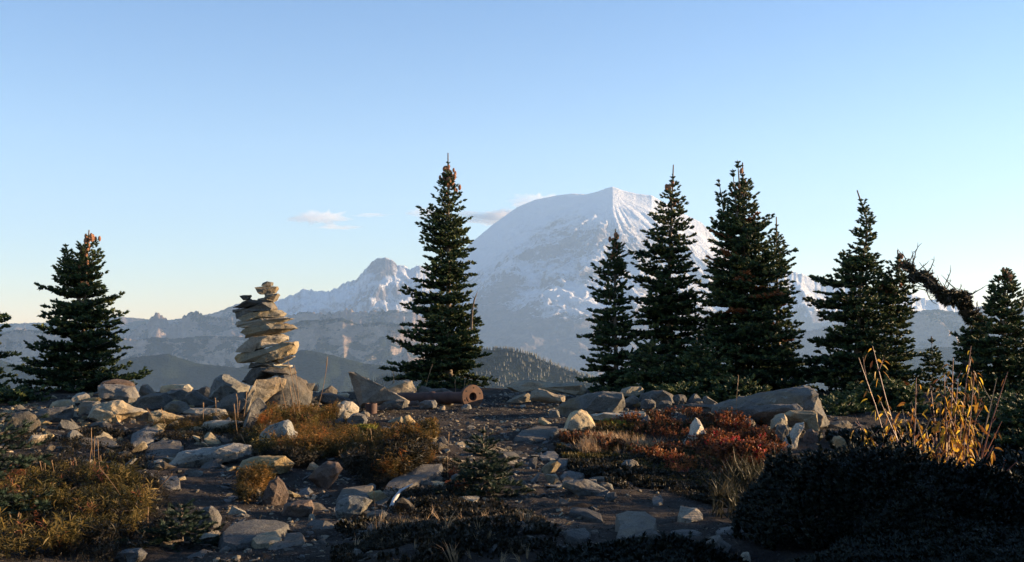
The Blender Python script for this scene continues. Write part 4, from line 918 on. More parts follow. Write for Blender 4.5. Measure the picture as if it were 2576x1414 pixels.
fir('short fir supporting the lower end of the bent snag', (2450, 1010), (2438, 792), 16.3,
    [(0, 70, 60), (.3, 52, 50), (.6, 36, 36), (.85, 20, 24), (1, 6, 6)], 23, nbr=6)
fir('low dark fir mound below the twin spiked fir at right', (2560, 1160), (2556, 990), 10.5,
    [(0, 120, 90), (.4, 100, 80), (.75, 60, 50), (1, 8, 8)], 24, nbr=8, whorl=.1, shoot=.07, dens=1.)
fir('very low fir bough clump between whaleback boulder and shrub', (2165, 1060), (2150, 985), 15.0,
    [(0, 110, 80), (.5, 80, 70), (.9, 30, 30), (1, 5, 5)], 25, nbr=8, whorl=.08)
fir('low spreading fir mat at the left edge behind the rocks', (40, 1060), (30, 985), 14.6,
    [(0, 90, 85), (.4, 85, 75), (.8, 45, 40), (1, 6, 6)], 26, nbr=9, whorl=.07, dens=1.1)
fir('fir just beyond the left edge with two bough tips showing', (-98, 1010), (-100, 640), 15.5,
    [(0, 95, 100), (.25, 90, 100), (.45, 75, 105), (.5, 70, 108), (.62, 40, 50), (.8, 25, 30), (1, 3, 3)], 27, nbr=7)
for k, (x, y, h_, w_, lab) in enumerate([(1700, 1014, 30, 95, 'left'), (1862, 1010, 38, 90, 'right')]):
    fir('flat green bough mat under the tall firs, '+('behind the cracked rock' if lab == 'left' else 'behind the whaleback boulder'), (x, y), (x, y-h_-14), 14.5, [(0, w_, w_), (.5, w_*.8, w_*.8), (1, 8, 8)], 40+k, nbr=9, whorl=.06, name='fir_mat', dens=1.1, group='ground hugging fir boughs')
# saplings close to the camera
fir('blue green fir sapling standing in the middle foreground', (1222, 1298), (1216, 1072), 7.4,
    [(0, 95, 95), (.12, 100, 105), (.25, 62, 70), (.38, 70, 76), (.5, 66, 62), (.6, 36, 40), (.7, 40, 46), (.82, 20, 20), (.9, 22, 24), (1, 3, 3)], 31, FIRB, whorl=.058, nbr=6, shoot=.05, fine=True, group='fir saplings near the camera', name='fir_sapling', cat='fir sapling', dens=.9, trunk_r=.007, open_=.12)
fir('dark fir sapling at the bottom left corner of the path', (462, 1425), (455, 1268), 5.6,
    [(0, 140, 110), (.2, 120, 105), (.45, 60, 60), (.6, 55, 60), (.8, 26, 28), (1, 4, 4)], 32, FIRB, whorl=.05, nbr=6, shoot=.045, fine=True, group='fir saplings near the camera', name='fir_sapling', cat='fir sapling', dens=.9, trunk_r=.006, open_=.1)
fir('shaded young fir reaching in from the left edge', (-40, 1330), (-30, 1040), 6.2,
    [(0, 150, 110), (.25, 150, 170), (.38, 120, 90), (.5, 120, 150), (.62, 100, 120), (.75, 70, 175), (.86, 50, 110), (1, 5, 5)], 33, FIRB, whorl=.10, nbr=6, shoot=.055, fine=True, group='fir saplings near the camera', name='fir_sapling', cat='fir sapling', dens=1.0, trunk_r=.02)
# firs outside the frame; sun-side ones shade the foreground, added ones block skylight
def off_fir(x, y, h, w, seed, label):
    s0 = PX(y) if y > 1 else PX(1.0); Bz = float(gh(x, y)); root = None
    # build through fir() with metre-true pixels at distance y
    yy = max(y, 1.0); cxp = CX+F*x/yy
    def pix(X, Yd, Z):
        dz = Z-CAMZ; f = Yd*cp+dz*sp; return (CX+F*X/f, CY-F*(-Yd*sp+dz*cp)/f)
    b_ = pix(x, yy, Bz); t_ = pix(x, yy, Bz+h); k = 1/PX(yy)
    r_ = fir(label, b_, t_, yy, [(0, w*k, w*k), (.3, w*.8*k, w*.8*k), (.7, w*.4*k, w*.4*k), (1, 4, 4)], seed, nbr=7, whorl=.2, shoot=.095, dens=.85, group='firs beyond the right of the view')
    r_.location.y += y-yy
    return r_
# ------------------------------------------------------------------ unseen firs: sun-side shade trees, plus ones added left and behind to block skylight
OFF = [(4.2, 3.6, 1.9, 1.0, 51, 'dense low fir two steps right of the camera'), (4.6, 5.1, 1.6, 1.0, 52, 'dense low fir level with the dark shrub'), (5.1, 6.45, 1.45, 1.0, 53, 'spreading low fir just outside the view by the dark shrub'),
       (5.4, 8.95, 1.35, .55, 54, 'stunted fir right of the yellow shrub outside the view'), (6.4, 4.6, 2.4, 1.3, 55, 'taller fir behind the dense low firs on the sun side'), (7.2, 5.9, 1.9, 1.2, 56, 'bushy fir further right on the sun side'),
       (4.4, 1.9, 2.1, 1.0, 57, 'fir beside the camera on the sun side'), (6.6, 2.2, 3.2, 1.5, 58, 'tall fir farther right of the camera'),
       (-4.8, .0, 4.4, 1.9, 87, 'unseen fir added just left of the camera to block skylight'), (-4.2, -3.4, 4.8, 1.9, 81, 'tall unseen fir added behind the camera on the left'), (-1.5, -4.6, 5.4, 2.0, 82, 'tall unseen fir added close behind the camera'), (1.6, -4.4, 5.2, 2.0, 83, 'broad unseen fir added behind the camera'), (4.9, -.9, 4.6, 2.0, 84, 'unseen fir added behind the camera on the right'), (-5.4, 1.2, 3.2, 1.4, 85, 'unseen fir added left of the camera outside the view'), (-5.6, 4.0, 2.0, 1.1, 86, 'lower unseen fir added left of the view')]
for x, y, h, w_, sd, lab in OFF: off_fir(x, y, h, w_, sd, lab)
fir('dense dark fir boughs crowding the right edge behind the yellow shrub', (2610, 1240), (2600, 1010), 9.6, [(0, 170, 120), (.4, 140, 100), (.75, 80, 60), (1, 8, 8)], 61, nbr=9, whorl=.09, shoot=.065, group=None)
fir('low fir boughs below the bent snag at right', (2440, 1140), (2430, 985), 12.5, [(0, 130, 130), (.5, 100, 100), (.8, 50, 50), (1, 8, 8)], 62, nbr=9, whorl=.08, shoot=.07, group=None)
fir('low fir tuft right of the whaleback boulder', (2120, 1075), (2115, 1010), 12.4, [(0, 80, 70), (.5, 60, 55), (1, 8, 8)], 64, nbr=9, whorl=.07, shoot=.07, group=None)
fir('low fir boughs at the foot of the wind bent fir', (2230, 1110), (2230, 960), 13.6, [(0, 120, 120), (.5, 90, 90), (.8, 50, 50), (1, 8, 8)], 63, nbr=9, whorl=.08, shoot=.08, group=None)

# ------------------------------------------------------------------ the bare bent snag
d = 16.2
sp_ = [(2446, 1005), (2440, 940), (2437, 870), (2455, 815), (2440, 785), (2420, 762), (2395, 745), (2360, 728), (2325, 712), (2295, 690), (2272, 672)]
B = P(2446, 1005, d); B.z = float(gh(B.x, B.y))-.03
rt = empty('dead_tree', tuple(B), 'bare bent snag whose shaggy trunk leans left across the sky to the ragged fir', 'dead tree')
pts = [Vector((0, 0, 0))]+[P(x, y, d+.25*math.sin(i*.9))-B for i, (x, y) in enumerate(sp_[1:])]
rads = [.08, .07, .06, .06, .07, .08, .062, .052, .04, .028, .012]
fp = []; fr_ = []
for i in range(len(pts)-1):
    for k in range(6):
        t = k/6; p = pts[i].lerp(pts[i+1], t)
        fp.append(p+Vector((noise.noise(p*4), noise.noise(p*4+Vector((5, 0, 0))), noise.noise(p*4+Vector((9, 0, 0)))))*.16); fr_.append((rads[i]*(1-t)+rads[i+1]*t)*(1+.6*noise.noise(p*14)))
link('trunk', Tubes().add(fp, fr_, 10).mesh('trunk'), SNAGB, rt)
rg = random.Random(7)
for k in range(64):
    i = rg.randint(len(fp)//4, len(fp)-2); p = fp[i]; L_ = rg.uniform(.08, .34)*(1.4 if i > 30 else 1)
    a = Vector((rg.uniform(-.7, .7), rg.uniform(-.8, .8), rg.uniform(-.5, 1.2))).normalized(); q = p; bp = [p]
    for j in range(5): a = (a+Vector((rg.uniform(-.4, .4), rg.uniform(-.4, .4), rg.uniform(-.2, .5)))).normalized(); q = q+a*L_/5; bp.append(q)
    tb = Tubes().add(bp, [.013, .011, .009, .007, .005, .002], 5)
    for j in (2, 3, 4):
        e_ = bp[j]+Vector((rg.uniform(-1, 1), rg.uniform(-1, 1), rg.uniform(-.6, 1)))*.07; tb.add([bp[j], bp[j].lerp(e_, .5)+Vector((0, 0, .01)), e_], [.005, .004, .001], 4)
    link('dead_branch', tb.mesh('dead_branch'), SNAGB, rt)
# lichen and shaggy needle remnants clothing the trunk
SPx = []; g2 = np.random.default_rng(3)
for k in range(2200):
    i = g2.integers(12, len(fp)-1); p = np.array(fp[i]); dd = g2.normal(0, 1, 3); dd /= np.linalg.norm(dd); SPx.append((*(p+dd*fr_[i]*.8), *(dd+g2.normal(0, .3, 3)), g2.uniform(.03, .07)+.10*max(0, noise.noise(Vector(p)*5)), g2.random()))
A_ = np.array(SPx); V, F2, vv = inst(*SH[0], frames(A_[:, 3:6])*A_[:, 6][:, None, None], A_[:, :3], A_[:, 7])
link('shaggy_lichen', np_mesh('shaggy_lichen', V, F2, vv), leaf_mat('snag_lichen', [(0, (.012, .014, .009)), (1, (.045, .042, .022))], .1), rt)
# dead spike beside the centre fir and small dead twigs
B2 = P(1190, 800, 17.6); tb = Tubes().add([P(1186, 830, 17.6)-B2, P(1188, 780, 17.6)-B2, P(1193, 755, 17.6)-B2, P(1201, 734, 17.6)-B2], [.02, .018, .014, .004], 6)
for (a, b_) in (((1190, 770), (1204, 778)), ((1194, 752), (1188, 744))): tb.add([P(*a, 17.6)-B2, P(*b_, 17.6)-B2], [.008, .002], 5)
ctr = [o for o in bpy.data.objects if o.get('label', '').startswith('centre fir')][0]
o_ = link('dead_top', tb.mesh('dead_top'), BARK, ctr); o_.location = B2-Vector(ctr.location)

# ------------------------------------------------------------------ low plants
def t_leafy(nl, lw, ll, seed, spread=.5, droop=.0, stem=True):
    """upright sprig, height 1: thin stem with narrow leaves"""
    rg = random.Random(seed); V = []; Fc = []
    if stem:
        V += [(-.012, 0, 0), (.012, 0, 0), (0, .0, 1)]; Fc.append((0, 1, 2, 2))
        V += [(0, -.012, 0), (0, .012, 0), (0, 0, 1)]; Fc.append((3, 4, 5, 5))
    for i in range(nl):
        z = rg.uniform(.15, 1); a = rg.uniform(0, 6.28); r = Vector((math.cos(a), math.sin(a), 0)); t = Vector((-math.sin(a), math.cos(a), 0)).normalized()
        L_ = ll*rg.uniform(.6, 1.2); el = rg.uniform(-.1, .9)-droop; dr = (r*spread+Vector((0, 0, el))).normalized()
        tw = t*math.cos(rg.uniform(-1, 1))+Vector((0, 0, rg.uniform(-.6, .6))); tw.normalize()
        b0 = Vector((0, 0, z)); m_ = b0+dr*L_*.5; e_ = b0+dr*L_+Vector((0, 0, -.12*L_)); n = len(V)
        V += [tuple(b0), tuple(m_+tw*lw*.5), tuple(e_), tuple(m_-tw*lw*.5)]; Fc.append((n, n+1, n+2, n+3))
    return np.array(V), np.array(Fc)
HK = [t_leafy(16, .16, .22, s) for s in range(3)]          # small round-leaved huckleberry sprig
LN = [t_leafy(15, .075, .42, s+20, .7) for s in range(3)]     # lance leaves
BL = []
for s_ in range(3):                                        # grass blades
    rg = random.Random(s_+50); V = []; Fc = []
    for i in range(9):
        a = rg.uniform(0, 6.28); lean = rg.uniform(.05, .5); h_ = rg.uniform(.5, 1.1); w0 = .018; t = Vector((-math.sin(a), math.cos(a), 0))*w0; r = Vector((math.cos(a), math.sin(a), 0)); n = len(V)
        b0 = r*rg.uniform(0, .08); m_ = b0+r*lean*.4*h_+Vector((0, 0, h_*.6)); e_ = b0+r*lean*1.2*h_+Vector((0, 0, h_*(1-.3*lean)))
        V += [tuple(b0-t), tuple(b0+t), tuple(m_+t*.8), tuple(m_-t*.8), tuple(e_)]; Fc += [(n, n+1, n+2, n+3), (n+3, n+2, n+4, n+4)]
    BL.append((np.array(V), np.array(Fc)))
def quads_to(F2):
    tri = F2[:, 2] == F2[:, 3]; return [F2[~tri], F2[tri][:, :3]]
def cover(name, label, polys, n, tmpl, mat, hmin, hmax, seed, lean=.35, kind='stuff', cat='ground cover', clump=1.3, vlo=0., vhi=1., parent=None, lift=None):
    rg = np.random.default_rng(seed); L = sample_poly(polys, int(n*(1+clump)), rg); k0 = len(L)
    keep = np.array([noise.noise(Vector((x*2.6, y*2.6, seed)))*1.3+1.0*noise.noise(Vector((x*8, y*8, seed))) for x, y, z in L])+rg.random(k0)*.7
    L = L[np.argsort(-keep)[:n]]; k = len(L)
    hn = np.array([.8+.75*noise.noise(Vector((x*2.1, y*2.1, seed+3.))) for x, y, z in L])
    h = rg.uniform(hmin, hmax, k)*hn
    var = np.clip(np.array([.48+.6*noise.noise(Vector((x*2.6, y*2.6, seed+9.)))+.4*noise.noise(Vector((x*9, y*9, seed+4.))) for x, y, z in L])+rg.normal(0, .22, k), 0, 1)*(vhi-vlo)+vlo
    D = rg.normal(0, lean, (k, 3)); D[:, 2] = 1
    if lift is not None: L = L.copy(); L[:, 2] += lift*hn*rg.random(k)
    Vs = []; Fs4 = []; Fs3 = []; vs = []; bb = 0
    for t in range(3):
        q = slice(t, None, 3); M = frames(D[q], rg.uniform(0, 6.28, len(D[q])))*h[q][:, None, None]
        V, F2, vv = inst(*tmpl[t], M, L[q], var[q]); F2 = F2+bb; bb += len(V); Vs.append(V); vs.append(vv)
        if F2.shape[1] == 4:
            a, b_ = quads_to(F2); Fs4.append(a); Fs3.append(b_)
        else: Fs3.append(F2)
    Fl = ([np.vstack(Fs4)] if Fs4 else [])+[np.vstack(Fs3)]; Fl = [f for f in Fl if len(f)]
    o = link(name, np_mesh(name, np.vstack(Vs), Fl, np.concatenate(vs)), mat, parent)
    if parent is None: tag(o, label, cat if kind != 'stuff' else 'ground cover', kind=kind)
    return o
MOUND = [(645, 1075), (668, 1045), (710, 1030), (770, 1028), (830, 1038), (866, 1062), (895, 1100), (915, 1140), (860, 1152), (770, 1160), (690, 1150), (660, 1120)]
cover('ground_cover', 'orange gold leafy mound in front of the cairn', MOUND, 3000, LN, GOLD, .04, .11, 1, lift=.09, vlo=.2, vhi=1.)
cover('ground_cover', 'olive undergrowth inside the golden mound', [(600, 1120), (660, 1050), (770, 1030), (880, 1060), (930, 1150), (760, 1165), (640, 1150)], 2200, LN, OLIVE, .05, .13, 2)
cover('ground_cover', 'brownish gold heath between mound and path', [(860, 1082), (930, 1070), (1080, 1068), (1105, 1080), (1100, 1110), (1010, 1125), (900, 1130), (850, 1150), (800, 1160)], 3600, HK, GOLD, .04, .09, 3, vlo=.15, vhi=.85)
cover('ground_cover', 'gold and red leafy bush top between tan boulder and dark slab', [(925, 1150), (960, 1130), (1010, 1125), (1080, 1140), (1110, 1160), (1050, 1185), (990, 1225), (940, 1215)], 1700, LN, GOLD, .05, .12, 4, lift=.12)
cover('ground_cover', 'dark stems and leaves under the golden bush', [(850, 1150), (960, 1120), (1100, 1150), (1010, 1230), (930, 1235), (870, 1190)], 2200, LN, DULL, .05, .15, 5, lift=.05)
cover('ground_cover', 'small golden bush in the left foreground hollow', [(590, 1255), (610, 1225), (650, 1215), (680, 1235), (670, 1262), (620, 1275)], 380, LN, GOLD, .05, .12, 6, lift=.05, vlo=.1, vhi=.9)
cover('ground_cover', 'yellow green moss before the low bright block', [(1488, 1072), (1510, 1060), (1620, 1058), (1640, 1075), (1560, 1085)], 1500, HK, leaf_mat('moss', [(0, (.06, .08, .01)), (1, (.26, .24, .03))], .3), .03, .06, 7)
cover('ground_cover', 'yellow green moss by the rounded grey stone', [(862, 1088), (880, 1076), (950, 1076), (940, 1092)], 700, HK, leaf_mat('moss', [(0, (.06, .08, .01)), (1, (.26, .24, .03))], .3), .03, .06, 8)
RED = [(1405, 1105), (1440, 1090), (1500, 1075), (1560, 1062), (1660, 1048), (1740, 1042), (1850, 1052), (1930, 1065), (1965, 1100), (1975, 1150), (1900, 1190), (1800, 1205), (1740, 1180), (1640, 1160), (1500, 1140), (1420, 1130)]
cover('ground_cover', 'rusty red huckleberry spreading across the right mound', RED, 7500, HK, HUCK, .03, .10, 9, vlo=-.1, vhi=.85)
cover('ground_cover', 'fiery red huckleberry thicket left of the leaning slab', [(1775, 1130), (1790, 1080), (1840, 1068), (1880, 1080), (1930, 1110), (1955, 1160), (1900, 1195), (1830, 1190)], 3400, HK, HUCK, .04, .11, 10, vlo=.12, vhi=1., lift=.08)
cover('ground_cover', 'scarlet leaf sprays glowing at the lower edge of the huckleberry', [(1680, 1165), (1760, 1160), (1840, 1170), (1850, 1205), (1770, 1215), (1690, 1200)], 150, LN, HUCK, .04, .09, 11, vlo=.75, vhi=1.)
cover('ground_cover', 'gold straw like grass at the left of the huckleberry', [(1440, 1130), (1500, 1110), (1640, 1105), (1680, 1125), (1560, 1145), (1460, 1150)], 500, BL, STRAW, .06, .15, 12)
cover('ground_cover', 'green brown heather among the red leaves', [(1400, 1130), (1470, 1085), (1640, 1060), (1760, 1060), (1900, 1100), (1950, 1210), (1850, 1260), (1650, 1220), (1500, 1190), (1420, 1160)], 6000, SH, OLIVE, .02, .055, 13, vlo=0, vhi=.7)
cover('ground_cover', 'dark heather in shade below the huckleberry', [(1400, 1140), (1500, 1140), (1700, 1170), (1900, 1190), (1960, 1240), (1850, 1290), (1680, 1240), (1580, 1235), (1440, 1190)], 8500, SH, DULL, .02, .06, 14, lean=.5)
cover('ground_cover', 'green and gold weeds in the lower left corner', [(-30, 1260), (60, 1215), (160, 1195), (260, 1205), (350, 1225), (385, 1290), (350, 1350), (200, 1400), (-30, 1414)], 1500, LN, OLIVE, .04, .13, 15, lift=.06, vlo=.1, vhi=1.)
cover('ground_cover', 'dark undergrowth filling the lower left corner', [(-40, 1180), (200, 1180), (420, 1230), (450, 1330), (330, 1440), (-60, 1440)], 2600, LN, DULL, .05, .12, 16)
cover('ground_cover', 'red tinged weeds at the left edge', [(-30, 1225), (60, 1215), (130, 1225), (100, 1260), (-30, 1270)], 350, LN, HUCK, .06, .14, 17, vlo=.3, vhi=.8)
cover('ground_cover', 'dull heath on the slope under the left rock pile', [(-40, 1090), (200, 1090), (480, 1090), (620, 1080), (640, 1110), (440, 1130), (360, 1180), (100, 1200), (-60, 1200)], 5000, HK, DULL, .03, .08, 18)
cover('ground_cover', 'brown gold tufts around the flat sunlit slabs', [(370, 1068), (480, 1050), (620, 1056), (620, 1100), (500, 1098), (400, 1085)], 1500, LN, GOLD, .03, .09, 19, vlo=0, vhi=.6)
cover('ground_cover', 'dark leafy strip below the blue grey boulder', [(590, 1110), (660, 1140), (800, 1160), (780, 1190), (650, 1150), (580, 1150)], 1500, LN, DULL, .05, .12, 20)
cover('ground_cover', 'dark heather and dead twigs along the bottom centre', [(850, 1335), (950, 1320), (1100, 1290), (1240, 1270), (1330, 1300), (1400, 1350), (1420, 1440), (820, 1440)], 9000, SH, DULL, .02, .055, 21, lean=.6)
cover('ground_cover', 'thin dry grass mixed in the bottom centre heather', [(850, 1335), (1000, 1310), (1240, 1270), (1400, 1350), (1420, 1440), (820, 1440)], 60, BL, STRAW, .05, .13, 22)
cover('ground_cover', 'rusty sprigs beside the blue green sapling', [(1120, 1215), (1160, 1195), (1180, 1210), (1170, 1245), (1120, 1240)], 240, HK, HUCK, .05, .11, 23, vlo=.2, vhi=.6)
cover('ground_cover', 'dull mat around the long dark slab', [(960, 1240), (1120, 1160), (1180, 1180), (1180, 1280), (1000, 1310)], 2600, HK, DULL, .03, .07, 24)
cover('ground_cover', 'dark growth on the bank behind the yellow shrub', [(2080, 1110), (2600, 1060), (2640, 1300), (2520, 1340), (2400, 1240), (2200, 1150)], 5200, SH, HEATH, .06, .14, 25)
cover('ground_cover', 'thin scattering of dry leaf litter on the soil', ALLG, 5200, HK, DULL, .015, .045, 26, lean=.9)
cover('ground_cover', 'long grass arching from the dark shrub onto the path', [(1780, 1290), (1850, 1200), (1960, 1180), (1960, 1260), (1860, 1340)], 260, BL, leaf_mat('dim_grass', [(0, (.02, .022, .010)), (1, (.08, .065, .035))], .3), .12, .28, 27, lean=.5)
# the large dark shrub
def shrub(label, cx_, cy_, rx, ry, h, n, seed, mat=HEATH, hmin=.022, hmax=.05):
    rg = np.random.default_rng(seed); z0 = float(gh(cx_, cy_)); root = empty('heather_shrub', (cx_, cy_, z0), label, 'shrub')
    a = rg.uniform(0, 6.283, n); u = np.sqrt(rg.random(n)); lob = 1+.22*np.sin(a*2+seed)+.16*np.sin(a*5+seed*2)+.08*np.sin(a*11); X = np.cos(a)*u*rx*lob; Y = np.sin(a)*u*ry*lob
    bump = np.array([1+.70*noise.noise(Vector((x*2.6, y*2.6, seed)))+.35*noise.noise(Vector((x*7, y*7, seed))) for x, y in zip(X, Y)])
    out_ = rg.random(n) < .07; bump = bump*np.where(out_, rg.uniform(1.02, 1.32, n), 1.)
    Z = h*np.sqrt(np.maximum(0, 1-u**2.6))*bump*(1-.35*rg.random(n)**2); Z += gh(X+cx_, Y+cy_)-z0
    D = np.stack([X/rx*.7, Y/ry*.7, np.full(n, .9)], 1)+rg.normal(0, .35, (n, 3)); s_ = rg.uniform(hmin, hmax, n)
    var = np.clip(rg.normal(.45, .28, n), 0, 1); Vs = []; Fs = []; vs = []; bb = 0
    for t in range(3):
        q = slice(t, None, 3); V, F2, vv = inst(*SH[t], frames(D[q])*s_[q][:, None, None], np.stack([X, Y, Z], 1)[q], var[q]); Vs.append(V); Fs.append(F2+bb); vs.append(vv); bb += len(V)
    link('foliage', np_mesh('foliage', np.vstack(Vs), np.vstack(Fs), np.concatenate(vs)), mat, root)
    tb = Tubes(); r_ = random.Random(seed)
    for k in range(46):
        a = r_.uniform(0, 6.28); u = r_.uniform(.2, .92); e_ = Vector((math.cos(a)*u*rx, math.sin(a)*u*ry, h*math.sqrt(1-u**2.6)*.85)); b_ = Vector((e_.x*.15, e_.y*.15, -.03))
        tb.add([b_, b_.lerp(e_, .5)+Vector((r_.uniform(-.05, .05), r_.uniform(-.05, .05), .02)), e_], [.010, .007, .003], 5)
    link('stems', tb.mesh('stems'), SNAGB, root); return root
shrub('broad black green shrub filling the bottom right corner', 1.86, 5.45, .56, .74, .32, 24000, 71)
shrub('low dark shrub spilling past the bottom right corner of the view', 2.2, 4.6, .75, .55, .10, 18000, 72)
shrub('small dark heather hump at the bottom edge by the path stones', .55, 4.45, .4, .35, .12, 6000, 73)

# ------------------------------------------------------------------ yellow leaved shrub
def P_(x, y, d): return P(x, y, d)
d = 7.35; bx = P(2400, 1285, d); bz = float(gh(bx.x, bx.y)); ys_ = empty('mountain_ash', (bx.x, bx.y, bz), 'leggy shrub with yellow drooping leaves and red stems at right', 'shrub')
O = Vector((bx.x, bx.y, bz)); rg = random.Random(91)
stems = [((2250, 1180), (2160, 900), 2), ((2290, 1200), (2195, 870), 5), ((2240, 1120), (2150, 1060), 3), ((2300, 1180), (2215, 1010), 3), ((2300, 1190), (2305, 950), 2), ((2345, 1220), (2292, 1010), 4), ((2360, 1240), (2340, 965), 5),
         ((2370, 1260), (2375, 940), 7), ((2372, 1255), (2398, 900), 9), ((2400, 1270), (2410, 960), 8), ((2395, 1270), (2443, 870), 12), ((2410, 1275), (2452, 935), 9), ((2425, 1275), (2470, 1000), 7), ((2440, 1280), (2535, 935), 1),
         ((2440, 1280), (2508, 950), 0), ((2430, 1280), (2520, 1060), 1), ((2420, 1280), (2500, 1120), 5), ((2330, 1220), (2240, 1050), 6), ((2350, 1240), (2330, 1080), 7), ((2400, 1275), (2380, 1060), 10), ((2410, 1280), (2430, 1050), 12),
         ((2425, 1285), (2480, 1180), 5), ((2390, 1270), (2350, 1130), 8), ((2455, 1285), (2560, 1160), 0), ((2360, 1230), (2365, 1010), 9), ((2400, 1240), (2425, 1110), 10), ((2310, 1170), (2270, 1030), 5), ((2385, 1260), (2395, 1140), 8)]
def leaf_geo(V, Fc, vs, p, dr, L_, W, rgx):
    side = dr.cross(Vector((rgx.uniform(-1, 1), rgx.uniform(-1, 1), .3))).normalized(); nrm = side.cross(dr)
    k = 5; n = len(V); va = rgx.random()
    for i in range(k+1):
        t = i/k; w_ = W*math.sin(math.pi*min(.98, t*.92+.06))**.8; c_ = p+dr*L_*t+Vector((0, 0, -.55*L_*t*t))
        f_ = nrm*w_*.35
        V += [c_-side*w_+f_, c_, c_+side*w_+f_]; vs += [va]*3
        if i:
            a = n+3*(i-1); Fc += [(a, a+1, a+4, a+3), (a+1, a+2, a+5, a+4)]
for (x0, y0), (x1, y1), nl in stems:
    dd = d+rg.uniform(-.28, .28); a = P(x0, y0, dd); base = Vector((a.x*.92+O.x*.08, a.y, float(gh(a.x, a.y))-.02)); base = Vector(((base.x*.45+O.x*.55)if x0 > 2330 else base.x, base.y, base.z)); e_ = P(x1, y1, dd+rg.uniform(-.15, .15))
    m_ = base.lerp(e_, .5)+Vector((rg.uniform(-.03, .03), rg.uniform(-.03, .03), 0)); m2 = (a*.5+m_*.5)
    pts = [base-O, base.lerp(m2, .5)-O, m2-O, m2.lerp(e_, .5)-O+Vector((rg.uniform(-.01, .01), 0, 0)), e_-O]
    tb = Tubes().add(pts, [.0065, .0055, .0048, .004, .002], 6)
    nodes = [pts[2].lerp(pts[3], .3), pts[3], pts[3].lerp(pts[4], .5)]
    for q in nodes:
        if rg.random() < .75:
            t_ = q+Vector((rg.uniform(-.09, .09), rg.uniform(-.08, .08), rg.uniform(.05, .16))); tb.add([q, q.lerp(t_, .6)-Vector((0, 0, .01)), t_], [.003, .0025, .001], 5); nodes = nodes+[t_] if len(nodes) < 7 else nodes
    st = link('stem', tb.mesh('stem'), STEMR if rg.random() < .65 else STEMD, ys_)
    if nl:
        V = []; Fc = []; vs = []
        for k in range(int(nl*7)):
            t = rg.uniform(.28, 1.); i = min(3, int(t*4)); p = pts[i].lerp(pts[i+1], t*4-i)+Vector((rg.uniform(-.02, .02), rg.uniform(-.02, .02), 0))
            az = rg.uniform(0, 6.28); dr = Vector((math.cos(az)*.8, math.sin(az)*.8, rg.uniform(-1.5, .3))).normalized()
            p2 = p+dr*rg.uniform(.02, .05); leaf_geo(V, Fc, vs, p2, dr, rg.uniform(.022, .058), rg.uniform(.004, .010), rg)
        link('leaves', np_mesh('leaves', [tuple(v) for v in V], np.array(Fc), vs, smooth=True), YEL, st)

# ------------------------------------------------------------------ tall dry grass stalks
def tuft(label, stalks, d=None, seed=0, wid=.0016, green=False):
    """stalks: [(base px), (tip px)] drawn from the photo"""
    rg = random.Random(seed+500)
    b0 = stalks[0][0]; g = G1(*b0) if d is None else P(b0[0], b0[1], d)
    if d is not None: g.z = float(gh(g.x, g.y))
    dd = g.y; rt = empty('grass_tuft', tuple(g), label, 'grass', 'tall dry grass stalks')
    for st in stalks:
        a = P(st[0][0], st[0][1], dd+rg.uniform(-.06, .06)); e_ = P(st[1][0], st[1][1], dd+rg.uniform(-.08, .08)); a.z = min(a.z, float(gh(a.x, a.y)))-.02 if d is None or a.z-float(gh(a.x, a.y)) < .25 else a.z
        bend = st[2] if len(st) > 2 else rg.uniform(-.015, .015)
        pts = [a.lerp(e_, t)+Vector((bend*4*t*(1-t), 0, 0))-g for t in np.linspace(0, 1, 9)]
        w_ = wid*dd/7; hd = rg.uniform(.78, .84)
        rad = [w_]*7+[w_*1.9, w_*.8]; tb = Tubes().add(pts, rad, 5)
        for k in range(12):                                  # seed head
            t = hd+(1-hd)*k/12; p = pts[0].lerp(pts[-1], t)+Vector((bend*4*t*(1-t), 0, 0))+Vector((rg.uniform(-1, 1), rg.uniform(-1, 1), 0))*w_; tb.add([p, p+Vector((rg.uniform(-2, 2)*w_, 0, w_*7))], [w_*1.2, w_*.2], 3)
        link('stalk', tb.mesh('stalk'), STRAW, rt)
T_ = lambda cx_, cy_: (cx_/2.45, 837.2+cy_/2.45)
tuft('cluster of tall upright stalks rising from the left weeds', [(T_(592, 930), T_(562, 590)), (T_(600, 920), T_(585, 640)), (T_(625, 930), T_(602, 655)), (T_(640, 980), T_(620, 760)), (T_(570, 920), T_(565, 700))], seed=1)
tuft('reddish stalk bunch at the left behind the shaded young fir', [(T_(290, 930), T_(245, 790)), (T_(300, 930), T_(278, 790)), (T_(340, 930), T_(318, 790)), (T_(352, 940), T_(330, 850)), (T_(290, 900), T_(262, 840))], seed=2)
tuft('pair of leaning stalks right of the reddish bunch', [(T_(495, 905), T_(436, 795)), (T_(498, 910), T_(458, 775))], seed=3)
tuft('long stalk bowing right over the shaded hollow', [(T_(890, 1110), T_(1065, 870), -.03), (T_(830, 1170), T_(610, 835), .03)], seed=4)
tuft('single stalk below the bowing one', [(T_(925, 1250), T_(915, 1080))], seed=5)
tuft('upright stalks left of the cairn over the flat slab', [(T_(1478, 710), T_(1443, 445)), (T_(1548, 790), T_(1482, 625)), (T_(1330, 440), T_(1327, 410)), (T_(1253, 470), T_(1252, 437))], d=10.6, seed=6)
U_ = lambda cx_, cy_: (450.8+cx_/3.377, 676.2+cy_/3.377)
tuft('tall stalks against the dark gap left of the cairn boulder', [(U_(485, 1200), U_(487, 1068)), (U_(540, 1250), U_(575, 1045)), (U_(500, 1190), U_(515, 1130)), (U_(470, 1300), U_(468, 1155)), (U_(305, 1180), U_(305, 1108)), (U_(205, 1200), U_(205, 1145))], d=11.8, seed=7)
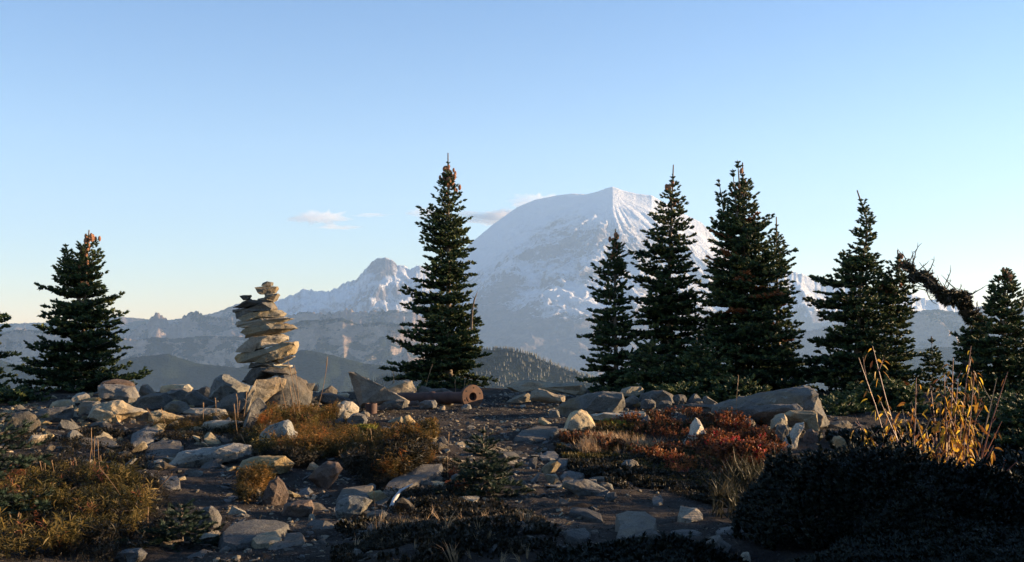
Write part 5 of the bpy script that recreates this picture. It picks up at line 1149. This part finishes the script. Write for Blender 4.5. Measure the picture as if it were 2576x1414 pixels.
tuft('pink stalks rising from the mound in front of the cairn foot', [(U_(1040, 1185), U_(925, 780)), (U_(1030, 1170), U_(978, 825), .01), (U_(930, 1140), U_(852, 935)), (U_(1135, 1170), U_(1258, 748), .03), (U_(1000, 1130), U_(940, 1000))], d=11.6, seed=8)
tuft('lone straight stalk before the blue green sapling', [((1128, 1215), (1130, 1088))], seed=9)
tuft('lone stalk at the bottom beside the blue grey boulder', [((947, 1414), (939, 1235))], d=5.6, seed=10)
V_ = lambda cx_, cy_: (837.2+cx_/3.992, 869.4+cy_/3.992)
tuft('bent stalk in front of the centre fir', [(V_(910, 465), V_(1002, 195), -.02), (V_(1250, 455), V_(1232, 345)), (V_(1330, 390), V_(1328, 352)), (V_(632, 375), V_(605, 268)), (V_(615, 385), V_(608, 340))], d=15.4, seed=11)
tuft('pale stalk standing on the whaleback boulder', [((1850, 1050), (1858, 945))], d=11.2, seed=12)
tuft('short stalks behind the shaded boughs at far left', [(T_(68, 640), T_(66, 548)), (T_(120, 660), T_(121, 625)), (T_(172, 640), T_(175, 600)), (T_(235, 620), T_(230, 582)), (T_(335, 560), T_(330, 460))], d=11.8, seed=13)
tuft('bare stalks on the far lower left edge', [(T_(110, 1230), T_(118, 1110)), (T_(40, 1250), T_(60, 1120)), (T_(55, 1240), T_(66, 1130)), (T_(120, 1190), T_(128, 1120))], seed=14)
tuft('angled stalks crossing the left rock pile', [(T_(880, 635), T_(795, 552)), (T_(1010, 620), T_(905, 470)), (T_(1030, 560), T_(995, 470))], d=11.6, seed=15)
tuft('thin bowed stalk left of the bottom sapling', [(T_(1255, 1414), T_(1360, 1255), -.03), (T_(1440, 1380), T_(1390, 1325)), (T_(985, 1388), T_(905, 1375))], d=5.7, seed=16)
C3 = lambda cx_, cy_: (515.2+cx_/2.7578, 901.6+cy_/2.7578)
tuft('leaning stalk pair by the lichen spotted slab', [(C3(322, 710), C3(248, 530)), (C3(370, 705), C3(365, 550)), (C3(740, 690), C3(690, 560)), (C3(605, 610), C3(475, 518)), (C3(88, 1015), C3(87, 910))], d=9.6, seed=17)
tuft('red stalks in the golden heath', [(C3(1165, 610), C3(1150, 495)), (C3(1110, 590), C3(1100, 520)), (C3(1070, 585), C3(1045, 520)), (C3(1140, 600), C3(1135, 550))], d=9.8, seed=18)
